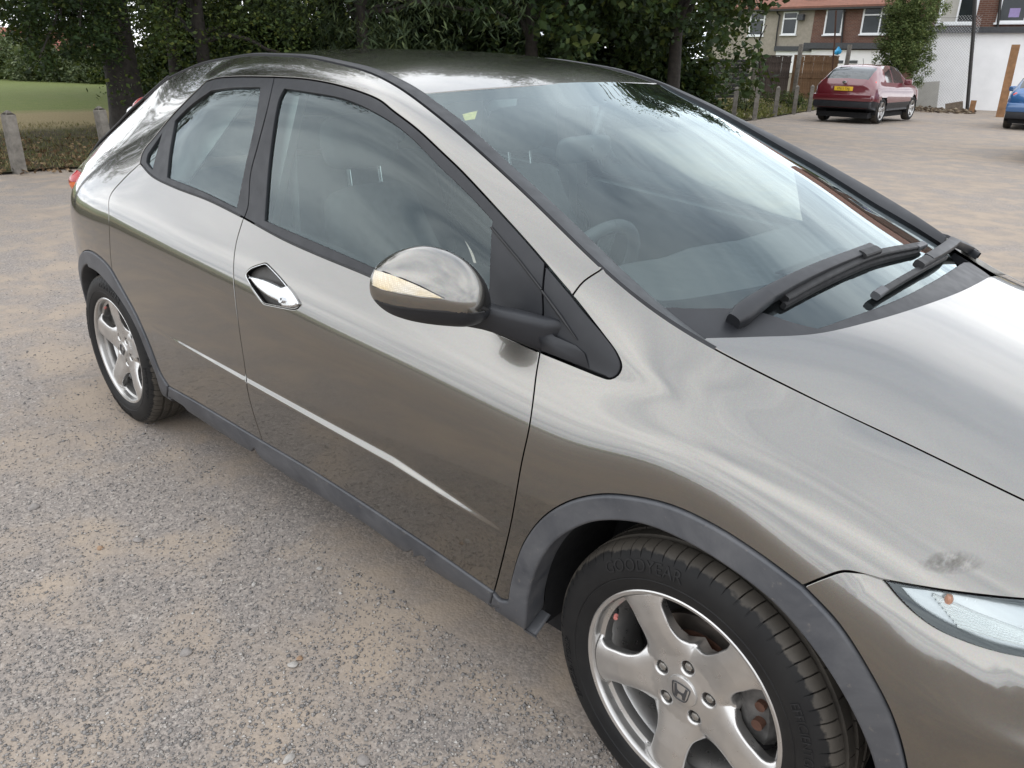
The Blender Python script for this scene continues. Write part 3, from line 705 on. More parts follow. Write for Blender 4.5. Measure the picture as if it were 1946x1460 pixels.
# black window surrounds and panes
glass_f = loop_uv(seg((538.6, 169), (578, 174.5), (653.7, 189), (719.5, 219), (768.8, 253), (834.6, 319), (893.7, 376.7), (933, 419.5)), seg((933, 419.5), (930, 470), (925, 606)), seg((925, 606), (703, 505), (501.8, 417.8)), seg((501.8, 417.8), (510.7, 304), (528.8, 189), (538.6, 169)))
sail_gap = seg((1026, 668), (1018, 629), (1029, 604), (1029.4, 553), (1034.8, 499))
b_gap = seg((520, 146), (506.6, 206.6), (488.5, 276.7), (475, 328.7), (469.3, 395), (462.5, 414))
i0 = np.argmin(np.linalg.norm(l6_front - sail_gap[-1], axis=1))
frame_f = loop_uv(belt_f, sail_gap, l6_front[i0:], b_gap)
pf = panel_data(SIDE, frame_f, [glass_f], depth=.002, roll=.002, wall=.02, h=.012, hole_roll=.002, hole_wall=.014)
for s_, d_ in ((0, FD[0]), (1, FD[1])): put('window_frame', pf, MT['black_plastic'], d_, s_ == 1)
gf = panel_data(SIDE, glass_f, depth=.009, gap=-.004, roll=0, wall=0, h=.02)
for s_, d_ in ((0, FD[0]), (1, FD[1])): put('window_pane', gf, MT['side_glass'], d_, s_ == 1)
tri_loop = loop_uv(sail_gap[::-1], tri_low, l6_front[:i0 + 1])
pt = panel_data(SIDE, tri_loop, depth=.001, roll=.004, wall=.012, h=.01, gap=.003)
for s_, d_ in ((0, WING[0]), (1, WING[1])): put('sail_trim', pt, MT['black_plastic'], d_, s_ == 1)
glass_r = loop_uv(seg((399, 172.7), (440, 167.5), (492.8, 166.5)), seg((492.8, 166.5), (482, 233.8), (463, 320), (447.8, 393.9)), seg((447.8, 393.9), (380, 361), (316.5, 336)), seg((316.5, 336), (321, 290), (331, 230)), seg((331, 230), (359.7, 201.4), (399, 172.7)))
glass_q = loop_uv(seg((306, 254), (296, 290), (288, 321)), seg((288, 321), (277, 308), (280, 292)), seg((280, 292), (306, 254)))
frame_r = loop_uv(belt_r, b_gap[::-1], l6_rear)
pr_ = panel_data(SIDE, frame_r, [glass_r, glass_q], depth=.002, roll=.002, wall=.02, h=.012, hole_roll=.002, hole_wall=.014)
for s_, d_ in ((0, RD[0]), (1, RD[1])): put('window_frame', pr_, MT['black_plastic'], d_, s_ == 1)
for gl in (glass_r, glass_q):
    gd = panel_data(SIDE, gl, depth=.009, gap=-.004, roll=0, wall=0, h=.02)
    for s_, d_ in ((0, RD[0]), (1, RD[1])): put('window_pane', gd, MT['side_glass'], d_, s_ == 1)
# raised bead lines on the black surrounds: window-channel seals
def bead(pts_uv, r, lift, name, parents, mat, flat=1.0):
    P = SIDE.eval(pts_uv); _, _, n = SIDE.frame(pts_uv); P = P + n * lift
    for far in (0, 1):
        Q = P * MIR if far else P
        MB().tube([tuple(q) for q in Q], r, 8).build(name, mat, parents[far])
bead(belt_f[8:-14], .0035, -.002, 'belt_moulding', FD, MT['seal']); bead(belt_r[4:-2], .0035, -.002, 'belt_moulding', RD, MT['seal'])
# dark shells behind the panels so that the shut lines read black
shell = loop_uv(uvs((-3.02, .1), (-3.02, 1.05), step=.03), uvs((-3.02, 1.05), (-2.2, .77), step=.03), uvs((-2.2, .755), (-.35, .755), step=.03), uvs((-.35, .755), (-.2, 1.235), (.8, 1.235), step=.03), uvs((.8, 1.235), (.80, .05), step=.03), uvs((.80, .05), (.38, .05), step=.03), arc(0, .31, .40, -5, 185), uvs((-.40, .08), (-2.22, .08), step=.03), arc(-2.63, .30, .385, -5, 185))
both('inner_shell', panel_data(SIDE, shell, depth=.022, gap=0, roll=0, wall=0, h=.05), MT['dark'])
# roof, bonnet, screen
header = pxc(ROOF, [(806.7, 178.5), (913.6, 169), (1047, 161), (1154, 157), (1250, 159)])
header = header[(header[:, 1] > -.93) & (header[:, 1] < .93)]
roof_loop = loop_uv(uvs((-2.72, .955), (-2.72, -.955), step=.03), uvs((-2.72, -.955), (header[0][0] - .004, -.955), step=.02), header, uvs((header[-1][0] - .004, .955), (-2.72, .955), step=.02))
put('roof', panel_data(ROOF, roof_loop, h=.02, gap=0, roll=.004, wall=.012), MT['paint'], CAR)
brear = pxc(BON, [(1323, 643), (1430, 640), (1550, 634), (1650, 612), (1750, 582), (1830, 552), (1880, 526)])
brear = brear[(brear[:, 1] > -.985) & (brear[:, 1] < .96)]
bon_loop = loop_uv(uvs((brear[0][0] + .0, -.9985), (.78, -.9985), step=.02), uvs((.78, -.9985), (.84, 0), (.78, .9985), step=.03), uvs((.78, .9985), (brear[-1][0] - .012, .9985), step=.02), brear[::-1])
put('bonnet', panel_data(BON, bon_loop, h=.018, gap=0, roll=.0012, wall=.02), MT['paint'], CAR)
put('engine_bay_cover', panel_data(BON, bon_loop, h=.05, gap=.01, roll=0, wall=0, depth=.045), MT['dark'], CAR)
ws_loop = loop_uv(uvs((.0, -1.005), (1.02, -1.005), step=.02), uvs((1.02, -1.005), (1.02, 1.005), step=.03), uvs((1.02, 1.005), (.0, 1.005), step=.02), uvs((.0, 1.005), (.0, -1.005), step=.03))
SCREEN = put('windscreen', panel_data(WS, ws_loop, h=.025, gap=0, roll=0, wall=.004), MT['windscreen'], CAR)
clear = loop_uv(pxc(WS, [(846, 205), (850, 197), (862, 193.4), (950, 187), (1041.9, 181.6)]), pxc(WS, [(1041.9, 181.6), (1079, 199), (1095, 200.8)]), pxc(WS, [(1095, 200.8), (1162, 197.6)]), pxc(WS, [(1162, 197.6), (1181, 207), (1197, 206.4)]), pxc(WS, [(1197, 206.4), (1183, 195), (1236, 192)]), pxc(WS, [(1236, 192), (1214, 177), (1258, 175)]), pxc(WS, [(1258, 175), (1311, 197), (1354, 219), (1416, 253), (1490, 296), (1541.7, 323), (1603, 365), (1665, 405), (1702, 440)]), pxc(WS, [(1702, 440), (1642, 485), (1536.5, 520), (1380, 552.4), (1285, 567), (1257, 568), (1235, 562), (1211, 549)]), pxc(WS, [(1211, 549), (1181, 526), (1141, 489), (1073, 424), (1011, 363), (973, 329), (931, 290), (890, 252), (846, 205)]))
put('screen_border', panel_data(WS, ws_loop, [clear], h=.02, gap=0.001, roll=0, wall=0, depth=.004), MT['gloss_black'], SCREEN)
cow_top = np.vstack([pxc(WS, [(1238, 583), (1300, 589), (1400, 590), (1453.7, 600), (1510, 618), (1551.6, 628)]), pxc(WS, [(1551.6, 628), (1620, 604), (1701.7, 573), (1770, 538), (1835, 497)])[1:]])
cow_top = cow_top[(cow_top[:, 1] > -.97) & (cow_top[:, 1] < .97)]
smax = WS.u1 - .005
cow_loop = loop_uv(cow_top, uvs(cow_top[-1], (cow_top[-1][0] - .03, 1.03), (smax, 1.05), step=.02), uvs((smax, 1.05), (smax, -1.05), step=.03), uvs((smax, -1.05), (cow_top[0][0], -1.03), cow_top[0], step=.02))
put('cowl_panel', panel_data(WS, cow_loop, h=.02, gap=0, roll=.003, wall=.02, depth=-.006), MT['black_plastic'], CAR)
# black strips along the roof and screen pillars
for far in (0, 1):
    rings = []
    for x in np.r_[np.arange(-2.62, -.085, .02)]:
        A = SIDE.eval(np.array([[x, vmax]]))[0]
        A2 = SIDE.eval(np.array([[x, vmax - .004]]))[0]
        if x > -1.05:
            B = np.array([x, -np.interp(x, WB[:, 0], WB[:, 1]), np.interp(x, WB[:, 0], WB[:, 2])])
            B[2] += np.interp(x, [-1.05, -.9], [.004, .007])
        else:
            w = np.interp(x, [-2.6, -1.9, -1.4, -1.05], [.012, .018, .026, .036]); v_ = -(1 - w / abs(A[1]))
            B = ROOF.eval(np.array([[x, v_]]))[0] + [0, 0, .003]
        n = np.cross(B - A, [1, 0, 0]); n /= np.linalg.norm(n); n = n if n[2] > 0 else -n
        m = np.array([1, -1, 1]) if far else np.ones(3)
        rings.append([tuple(q * m) for q in (A - n * .012, A + n * .003, A * .75 + B * .25 + n * .0055, A * .25 + B * .75 + n * .006, B + n * .003, B - n * .012)])
    MB().loft(rings, caps=True).build('roof_strip', MT['black_plastic'], CAR, sharp=50)
# ------------------------------------------------------------------ wheels
class FnPatch(Patch):
    def __init__(self, fn, u0, u1, v0, v1, ref):
        self.fn, self.u0, self.u1, self.v0, self.v1 = fn, u0, u1, v0, v1; self.flip = False; self._px = None; self.disp = None
        c = np.array([[(u0 + u1) / 2, (v0 + v1) / 2]])
        if (self.frame(c)[2][0] * np.asarray(ref)).sum() < 0: self.flip = True
    def eval(self, U): return self.fn(np.atleast_2d(np.asarray(U, float)))
    def frame(self, U, e=1e-3): return Patch.frame(self, U, e)
SPOKES = [123, 51, -21, -93, -165]
def wheel_face(U):
    a, b = U[:, 0], U[:, 1]; r = np.hypot(a, b); th = np.degrees(np.arctan2(b, a))
    y = np.interp(r, [0, .03, .05, .075, .11, .15, .19, .205, .23], [-.070, -.070, -.0685, -.069, -.076, -.083, -.0865, -.087, -.087])
    d = np.min([np.abs((th - s + 180) % 360 - 180) for s in SPOKES], axis=0) * np.pi / 180 * r      # distance from the spoke's middle
    y = y + .012 * np.clip((d - .012) / .04, 0, 1.3) ** 2 * np.clip((r - .06) / .05, 0, 1)           # crowned spokes
    return np.stack([a, y, b], 1)
WF = FnPatch(wheel_face, -.22, .22, -.22, .22, (0, -1, 0))
def rot2(P, deg):
    c, s = cos(radians(deg)), sin(radians(deg)); return P @ np.array([[c, s], [-s, c]])
# one window between two spokes, in polar coordinates about its middle
_w = [(.1995, 20.5), (.2035, 12), (.2045, 0), (.2035, -12), (.1995, -20.5), (.186, -22.5), (.160, -21), (.135, -18), (.118, -13), (.111, -5), (.110, 4), (.114, 12), (.132, 18.5), (.158, 21), (.185, 22.3)]
_wp = np.array([(r * cos(radians(t)), r * sin(radians(t))) for r, t in _w])
win = resample(crspline(np.vstack([_wp, _wp[:1]]), .004), .004)[:-1]
def circle2(cx, cy, r, n=24): t = np.linspace(0, 2 * pi, n, endpoint=False); return np.stack([cx + r * np.cos(t), cy + r * np.sin(t)], 1)
WMID = [87 - 72 * k for k in range(5)]
holes_w = [rot2(win, m) for m in WMID]
nuts_at = [(.0572 * cos(radians(m)), .0572 * sin(radians(m))) for m in WMID]
face_data = panel_data(WF, circle2(0, 0, .2075, 150), holes_w + [circle2(*p, .0135) for p in nuts_at], gap=0, roll=.002, wall=.004, h=.006, hole_roll=.006, hole_wall=.026)
def text_mesh(body, size, ext=0.0):
    cu = bpy.data.curves.new('t', 'FONT'); cu.body = body; cu.size = size; cu.extrude = ext; cu.align_x = 'CENTER'; cu.align_y = 'CENTER'; cu.resolution_u = 3
    o = bpy.data.objects.new('t', cu); COL.objects.link(o); bpy.context.view_layer.update()
    me = o.to_mesh(); V = np.array([v.co[:] for v in me.vertices]); F = [tuple(p.vertices) for p in me.polygons]; o.to_mesh_clear()
    bpy.data.objects.remove(o); return V, F
def make_wheel(front):
    root = empty('wheel', parent=CAR)
    NS = 288
    # tyre: profile (r, y) with grooves; shoulder slots cut per pitch
    prof = [(.2125, -.078), (.2165, -.0905), (.224, -.0965), (.236, -.1005), (.247, -.1030), (.2485, -.1018), (.2505, -.1034), (.262, -.1042), (.276, -.1018), (.288, -.0978), (.2965, -.0930), (.3025, -.0885), (.3075, -.0820), (.3110, -.0740), (.3128, -.0660), (.3136, -.0585), (.3065, -.0570), (.3065, -.0480), (.3150, -.0465), (.3158, -.0250), (.3090, -.0235), (.3090, -.0135), (.3162, -.0120), (.3165, 0)]
    prof = prof + [(r, -y) for r, y in prof[-2::-1]]
    V = []; F = []; m = len(prof)
    NS = 360; offs = (0.0, .075, .095, .55, .98)
    for k in range(NS):
        ph = k % 5; q = 2 * pi * (k // 5 + offs[ph]) / 72
        for i, (r, y) in enumerate(prof):
            rr = r; qq = q + .030 * np.clip((abs(y) - .03) / .06, 0, 1) * (1 if y < 0 else -1)
            if ph < 2 and .2965 <= r and abs(y) > .058: rr = r - (.0062 if abs(y) < .0885 else .0032)
            if ph < 2 and abs(y) < .045 and (k // 5) % 2 == 0: rr = r - .004
            V.append((rr * cos(qq), y, rr * sin(qq)))
    for k in range(NS):
        k2 = (k + 1) % NS
        for i in range(m - 1): F.append((k * m + i, k2 * m + i, k2 * m + i + 1, k * m + i + 1))
    t = mesh('tyre', V, F, MT['rubber'], root); autosmooth(t, 28)
    import bmesh
    bm = bmesh.new(); bm.from_mesh(t.data); bmesh.ops.recalc_face_normals(bm, faces=bm.faces[:]); bm.to_mesh(t.data); bm.free()
    # raised sidewall lettering, bent round the tyre
    for word, ang, rad in (('GOODYEAR', 112, .274), ('GOODYEAR', -68, .274), ('EFFICIENTGRIP', 20, .272), ('EFFICIENTGRIP', 200, .272)):
        TV, TF = text_mesh(word, .034 if len(word) < 9 else .022, .0009)
        a = radians(ang) - TV[:, 0] / rad; r = rad + TV[:, 1]
        ys = np.interp(r, [.25, .262, .276, .288, .2965], [-.1034, -.1042, -.1018, -.0978, -.0930]) - .0006 - np.where(TV[:, 2] > 0, .0012, 0)
        mesh('sidewall_lettering', np.stack([r * np.cos(a), ys, r * np.sin(a)], 1), TF, MT['letter'], root, smooth=False)['kind'] = 'stuff'
    # rim: lip and barrel, then the spoked face
    rim = MB().lathe([(.2085, -.080), (.2085, -.0875), (.212, -.0935), (.2185, -.0955), (.2215, -.0935), (.2215, -.086), (.214, -.078), (.208, -.06), (.200, -.045), (.188, -.02), (.185, .03), (.198, .06), (.2185, .09)], 120).build('rim', MT['alloy'], root, sharp=40)
    f = put('spokes', face_data, MT['alloy'], root)
    # step inside the rim well
    MB().lathe([(.2085, -.084), (.2075, -.070), (.1985, -.066), (.1965, -.055), (.199, -.040)], 120).build('rim_well', MT['alloy'], root, sharp=30)
    for p in nuts_at:
        b = MB(); hexr = [[(p[0] + r * cos(pi / 3 * k + .3), y, p[1] + r * sin(pi / 3 * k + .3)) for k in range(6)] for r, y in ((.0098, -.045), (.0098, -.062), (.0082, -.0645), (.0060, -.0655))]
        b.loft(hexr); b.build('wheel_nut', MT['nut'], root, sharp=30)
        MB().lathe([(0.0, -.046), (.0135, -.046)], 20).build('nut_seat', MT['dark'], root).location = (p[0], 0, p[1])
    cap = MB().lathe([(0, -.0765), (.018, -.0762), (.029, -.0752), (.0325, -.0740), (.0342, -.0715), (.0345, -.066)], 48).build('centre_cap', MT['alloy'], root)
    # emblem: rounded frame and H, both raised
    fr = resample(crspline(np.array([(-.0195, .0165), (-.010, .0195), (.010, .0195), (.0195, .0165), (.0185, .004), (.0145, -.0135), (.0085, -.0178), (-.0085, -.0178), (-.0145, -.0135), (-.0185, .004), (-.0195, .0165)]), .002), .002)
    MB().tube([(x, -.0770, z) for x, z in fr], .00115, 6, caps=False).build('emblem_frame', MT['emblem'], root)
    hp = [(-.0150, .0145), (-.0105, .0155), (-.0080, .0035), (-.0045, .0010), (.0045, .0010), (.0080, .0035), (.0105, .0155), (.0150, .0145), (.0118, -.0125), (.0065, -.0142), (.0052, -.0065), (.0030, -.0042), (-.0030, -.0042), (-.0052, -.0065), (-.0065, -.0142), (-.0118, -.0125)]
    FP = FnPatch(lambda U: np.stack([U[:, 0], np.full(len(U), -.0762), U[:, 1]], 1), -.02, .02, -.02, .02, (0, -1, 0))
    put('emblem', panel_data(FP, np.array(hp), gap=0, roll=.0004, wall=.003, h=.004, depth=-.0014), MT['emblem'], root)
    # valve with its red cap
    va = radians(154); MB().tube([(.196 * cos(va), -.062, .196 * sin(va)), (.188 * cos(va), -.074, .188 * sin(va))], .0042, 10).build('valve', MT['seal'], root)
    MB().tube([(.188 * cos(va), -.073, .188 * sin(va)), (.183 * cos(va), -.081, .183 * sin(va))], .0046, 10).build('valve_cap', MT['pink'], root)
    # brake behind the spokes
    MB().lathe([(.052, -.046), (.074, -.044), (.078, -.020), (.080, -.006), (.131, -.006), (.131, .016), (.08, .016)], 90).build('brake_disc', MT['disc'], root, sharp=25)
    MB().lathe([(.0, -.047), (.060, -.047), (.0735, -.0435)], 60).build('disc_hat', MT['rust'], root)
    MB().lathe([(.078, -.0215), (.083, -.008), (.096, -.0068)], 60).build('rust_ring', MT['rust'], root)
    if front:
        rings = []
        for k in range(9):
            a = radians(-16 + 7.5 * k); w = .8 + .2 * sin(pi * k / 8)
            rings.append([((.105 + dr) * cos(a), yy, (.105 + dr) * sin(a)) for dr, yy in ((0, -.030 * w), (.022, -.040 * w), (.060, -.036 * w), (.072, -.01), (.072, .03), (0, .03))])
        c = MB().loft(rings).build('brake_caliper', MT['caliper'], root, sharp=40)
        MB().tube([(.148, -.052, .012), (.148, -.030, .012)], .011, 14).tube([(.146, -.048, .052), (.146, -.028, .052)], .010, 14).build('caliper_pin', MT['rust'], root)
    # dark liner disc behind everything
    MB().lathe([(.02, .055), (.195, .055)], 40).build('back_plate', MT['dark'], root)
    return root
MT['letter'] = simple('raised_rubber', (0.013, 0.013, 0.0135), 0.5, var=0.1, spec=0.25)
MT['nut'] = simple('steel_nut', (0.34, 0.33, 0.31), 0.38, metal=0.9, var=0.2, scale=60)
MT['emblem'] = simple('dark_emblem', (0.035, 0.035, 0.037), 0.4, var=0.1)
MT['pink'] = simple('faded_red_cap', (0.45, 0.16, 0.14), 0.5, var=0.1)
wf = make_wheel(True); wf.location = (0, -.765, .313); wf.rotation_euler = (0, 0, -.049)
wr = make_wheel(False); wr.location = (-2.635, -.765, .313); wr.rotation_euler = (0, radians(33), 0)
for src, loc, rz in ((wf, (0, .765, .313), pi - .049), (wr, (-2.635, .765, .313), pi)):
    c = copy_tree(src, CAR); c.location = loc; c.rotation_euler = (0, 0, rz)
# wheel well liners
for x in (0, -2.63):
    for sg in (-1, 1):
        rings = []
        for y in (.805, .55):
            rings.append([(x + (.384) * cos(radians(a)), sg * y, .31 + .384 * sin(radians(a))) for a in range(-13, 195, 6)])
        b = MB().loft(rings, closed=False, caps=False); b.add(rings[1], [tuple(range(len(rings[1])))]); b.build('wheel_well_liner', MT['dark'], CAR)
# ------------------------------------------------------------------ door handle
def lift(patch, pts, d):
    U = patch.from_px(pts); P = patch.eval(U); n = patch.frame(U)[2]; return P + n * np.asarray(d, float).reshape(-1, 1) if hasattr(d, '__len__') else P + n * d
HP = Patch(-3.42, .01, 0.0, .01, G, side_disp, flip=SIDE.flip)
cup = panel_data(SIDE, handle_loop, gap=-.002, roll=0, wall=0, h=.008, depth=.0175)
bar_loop = loop_uv(pxc(SIDE, [(475.5, 526.5), (480, 525.5), (505, 531), (537, 545)], .004), pxc(SIDE, [(537, 545), (541, 545.5), (548, 543)], .004), pxc(SIDE, [(548, 543), (560, 558), (569, 573), (571, 578)], .004), pxc(SIDE, [(571, 578), (567, 583.5), (556, 585.5), (541, 584)], .004), pxc(SIDE, [(541, 584), (534, 575), (515, 565), (494, 549), (475.5, 526.5)], .004))
bar = panel_data(SIDE, bar_loop, gap=.0005, roll=.006, wall=.008, h=.006, depth=-.010)
for far, d in ((0, FD[0]), (1, FD[1])):
    put('handle_cup', cup, MT['cup'], d, far == 1); put('door_handle', bar, MT['chrome'], d, far == 1)
    m = MIR if far else np.ones(3)
    rim = SIDE.eval(handle_loop) + SIDE.frame(handle_loop)[2] * .0005
    MB().tube([tuple(p * m) for p in np.vstack([rim, rim[:1]])], .0012, 6, caps=False).build('handle_bezel', MT['chrome'], d)
    k = lift(SIDE, [(543, 571)], .0175)[0]; k2 = lift(SIDE, [(543, 571)], .004)[0]
    MB().tube([tuple(k2 * m), tuple(k * m)], .0085, 20).build('key_lock', MT['chrome'], d)
    ks = lift(SIDE, [(544.5, 570)], .0180)[0]
    MB().tube([tuple((ks - [0, 0, .003]) * m), tuple((ks + [0, 0, .003]) * m)], .0016, 8).build('keyhole', MT['dark'], d)

# ------------------------------------------------------------------ door mirrors
mc = np.array([-.585, -.945, 1.02]); mn = np.array([.77, -.60, .20]); mn /= np.linalg.norm(mn)
me1 = np.cross([0, 0, 1], mn); me1 /= np.linalg.norm(me1); me2 = np.cross(mn, me1)
def mplane(px, py):
    v = px_ray(px, py); t = ((mc - CAM_P) @ mn) / (v @ mn); Q = CAM_P + v * t - mc; return np.array([Q @ me1, Q @ me2])
m_out = [(697, 543), (700, 525), (708, 508), (725, 491), (750, 476), (780, 466), (806, 463.5), (835, 468), (865, 479), (893, 497), (915, 520), (930, 545), (936, 568), (936, 590), (930, 605), (915, 616), (890, 623), (850, 622), (800, 616), (765, 608), (735, 596), (712, 578), (700, 560)]
# the dome stands a little nearer than its rim, so the rim is drawn slightly in
mo = np.array([mplane(*p) for p in m_out]); mcen = np.array([.5 * (mo[:, 0].min() + mo[:, 0].max()) + .01, .5 * (mo[:, 1].min() + mo[:, 1].max()) - .012])
mo = mcen + (mo - mcen) * .965
mo = resample(crspline(np.vstack([mo, mo[:1]]), .004), .0045)[:-1]
th_o = np.arctan2(mo[:, 1] - mcen[1], mo[:, 0] - mcen[0]); ro = np.hypot(*(mo - mcen).T); od = np.argsort(th_o); th_s = np.r_[th_o[od] - 2 * pi, th_o[od], th_o[od] + 2 * pi]; ro_s = np.tile(ro[od], 3)
DM = .062
def mirror_pt(A, rho):
    """surface of the housing at polar angle A, 0 <= rho <= 1"""
    R = np.interp(A, th_s, ro_s); ab = mcen + (R * rho)[:, None] * np.stack([np.cos(A), np.sin(A)], 1)
    h = DM * (1 - rho ** 2.3) ** .62
    return mc + ab[:, :1] * me1 + ab[:, 1:] * me2 + h[:, None] * mn
def mirror_fn(U):
    d = U - mcen; A = np.arctan2(d[:, 1], d[:, 0]); R = np.interp(A, th_s, ro_s); return mirror_pt(A, np.clip(np.hypot(*d.T) / R, 0, .999))
MP = FnPatch(mirror_fn, mo[:, 0].min() * .96, mo[:, 0].max() * .96, mo[:, 1].min() * .96, mo[:, 1].max() * .96, mn)
NA, NR = 160, 34
aa = np.linspace(-pi, pi, NA, endpoint=False); rr_ = 1 - (np.linspace(1, 0, NR)) ** 1.9
Vm = []
for r in rr_[1:]: Vm += list(mirror_pt(aa, np.full(NA, min(r, 1.0))))
for s_, dp in ((1.0, .012), (.985, .034), (.93, .042)):
    R = np.interp(aa, th_s, ro_s) * s_; Vm += list(mc + (mcen[0] + R * np.cos(aa))[:, None] * me1 + (mcen[1] + R * np.sin(aa))[:, None] * me2 - mn * dp)
Vm = np.array([mirror_pt(np.array([0.]), np.array([0.]))[0]] + Vm); nr = NR - 1 + 3
Fm = [(0, 1 + k, 1 + (k + 1) % NA) for k in range(NA)]
for i in range(nr - 1):
    for k in range(NA): a0 = 1 + i * NA; Fm.append((a0 + k, a0 + NA + k, a0 + NA + (k + 1) % NA, a0 + (k + 1) % NA))
cenp = px_proj(np.array([Vm[list(f)].mean(0) for f in Fm]))
low = cenp[:, 1] > np.interp(cenp[:, 0], [690, 705, 735, 765, 800, 850, 905, 925, 940], [558, 566, 579, 585, 589, 593, 596, 592, 582])
rimline = []
for far in (0, 1):
    par = FD[far]; m = MIR if far else np.ones(3)
    root = mesh('door_mirror', Vm * m, [(f[::-1] if far else f) for f, l in zip(Fm, low) if not l], MT['paint'], par)
    for part, mt, sel in (('mirror_base', MT['black_plastic'], low),):
        mesh(part, Vm * m, [(f[::-1] if far else f) for f, l in zip(Fm, sel) if l], mt, par)
    lens = loop_uv(pxc(MP, [(713, 513), (732, 519), (770, 533), (800, 546), (842, 568)], .003), pxc(MP, [(842, 568), (800, 564), (760, 557), (728, 551), (709, 543)], .003), pxc(MP, [(709, 543), (709, 527), (713, 513)], .003))
    put('mirror_indicator', panel_data(MP, lens, gap=0, roll=.0012, wall=.002, h=.005, depth=-.0016), MT['mirror_lens'], par, far == 1)
    P = lift(MP, [(708, 542), (727, 551), (760, 558.5), (800, 565.5), (846, 570)], .0012)
    MB().tube([tuple(p * m) for p in P], [.0012, .0018, .002, .0022, .0008], 6).build('mirror_moulding', MT['paint'], par)
    P = lift(MP, [(712, 511), (732, 517.5), (770, 531.5), (800, 544.5), (845, 567)], .0006)
    MB().tube([tuple(p * m) for p in P], [.001, .0014, .0014, .0014, .0006], 6).build('mirror_seam', MT['seal'], par)
    P = lift(MP, [(716, 572), (735, 579), (765, 585), (800, 589), (850, 593), (900, 596), (920, 593)], .0004)
    MB().tube([tuple(p * m) for p in P], .0022, 6).build('mirror_gasket', MT['seal'], par)
    gl = [tuple((mc + (mcen[0] + R_ * .9 * cos(a)) * me1 + (mcen[1] + R_ * .9 * sin(a)) * me2 - mn * .040) * m) for a, R_ in zip(aa, np.interp(aa, th_s, ro_s))]
    mesh('mirror_glass', gl, [tuple(range(NA))[::(1 if far else -1)]], MT['chrome'], par)
    # arm to the door: rounded box loft
    A0 = np.array([-.545, -.850, .957]); A1 = np.array([-.475, -.822, .945]); A2 = np.array([-.428, -.792, .930])
    rings = []
    for c, hz, hx in ((A0 + [-.05, -.045, .006], .024, .030), (A0, .029, .036), (.5 * (A0 + A1), .028, .036), (A1, .032, .036), (A2, .038, .030), (A2 + [.025, .035, -.004], .04, .03)):
        ring = []
        for k in range(20):
            q = 2 * pi * k / 20; ct, st = cos(q), sin(q)
            a_ = np.sign(ct) * abs(ct) ** .55 * hx; b_ = np.sign(st) * abs(st) ** .55 * hz
            ring.append(tuple((c + np.array([.72, -.65, 0]) * a_ * .9 + np.array([0.15, -.12, 1]) * b_) * m))
        rings.append(ring)
    MB().loft(rings).build('mirror_arm', MT['black_plastic'], par, sharp=60)
    # ridge that carries the arm line across the sail trim
    Pq = lift(SIDE, [(1029, 612), (1060, 640), (1095, 657)], [.012, .008, .001]); Pl = lift(SIDE, [(1024, 664), (1070, 682), (1120, 700)], [.004, .003, .0])
    Pm = lift(SIDE, [(1020, 632), (1062, 655), (1112, 672)], [.028, .018, .002])
    V = [tuple(p * m) for p in (*Pq, *Pm, *Pl)]; F = [(0, 1, 4, 3), (1, 2, 5, 4), (3, 4, 7, 6), (4, 5, 8, 7), (0, 3, 6)]
    mesh('arm_fairing', V, F, MT['black_plastic'], WING[far])
    # diagonal groove of the quarter trim
    g1 = lift(SIDE, [(933, 432), (985, 494), (1029, 551)], .0005)
    MB().tube([tuple(p * m) for p in g1], .0026, 6).build('trim_groove', MT['seal'], par)
    g2 = lift(SIDE, [(1030, 553), (1065, 601), (1097, 646)], .0015)
    MB().tube([tuple(p * m) for p in g2], [.0026, .0036, .001], 6).build('trim_groove', MT['seal'], WING[far])
# ------------------------------------------------------------------ wipers
def ribbon(P, N, w, h, nprof=10, e=.5):
    """rounded bar along P, width along the surface, height along N"""
    P = [np.asarray(p) for p in P]; rings = []
    w = w if hasattr(w, '__len__') else [w] * len(P); h = h if hasattr(h, '__len__') else [h] * len(P)
    for i, p in enumerate(P):
        t = P[min(i + 1, len(P) - 1)] - P[max(i - 1, 0)]; t /= np.linalg.norm(t); n = N[i] - t * (N[i] @ t); n /= np.linalg.norm(n); s = np.cross(t, n)
        ring = []
        for k in range(nprof):
            q = 2 * pi * (k + .5) / nprof; c_, s_ = cos(q), sin(q)
            ring.append(tuple(p + s * (np.sign(c_) * abs(c_) ** e * w[i] / 2) + n * (np.sign(s_) * abs(s_) ** e * h[i] / 2)))
        rings.append(ring)
    return rings
def wpts(px, d):
    px = crspline(np.array(px, float), 12.0) if len(px) > 2 else crspline(np.array(px, float), 12.0)
    U = WS.from_px(px); n = WS.frame(U)[2]; P = WS.eval(U)
    dd = np.interp(np.linspace(0, 1, len(P)), np.linspace(0, 1, len(d)), d); return P + n * dd[:, None], n
WIP = empty('windscreen_wiper', parent=CAR)
P, n = wpts([(1443, 584), (1500, 553), (1560, 524), (1610, 503), (1646, 487)], [.026, .027, .026, .025, .023])
MB().loft(ribbon(P, n, np.linspace(.033, .024, len(P)), np.linspace(.026, .018, len(P)), 16, .28)).build('wiper_arm', MT['black_plastic'], WIP, sharp=40)
P, n = wpts([(1388, 622), (1412, 604), (1447, 582)], [.010, .020, .027])
MB().loft(ribbon(P, n, np.interp(np.linspace(0, 1, len(P)), [0, .25, 1], [.030, .044, .036]), np.interp(np.linspace(0, 1, len(P)), [0, .3, 1], [.044, .040, .030]), 14, .6)).build('wiper_pivot_cap', MT['black_plastic'], WIP, sharp=40)
P, n = wpts([(1484, 578), (1560, 538), (1650, 498), (1742, 477)], [.014, .016, .017, .014])
MB().loft(ribbon(P, n, .022, .018, 10, .5)).build('wiper_blade', MT['seal'], WIP)
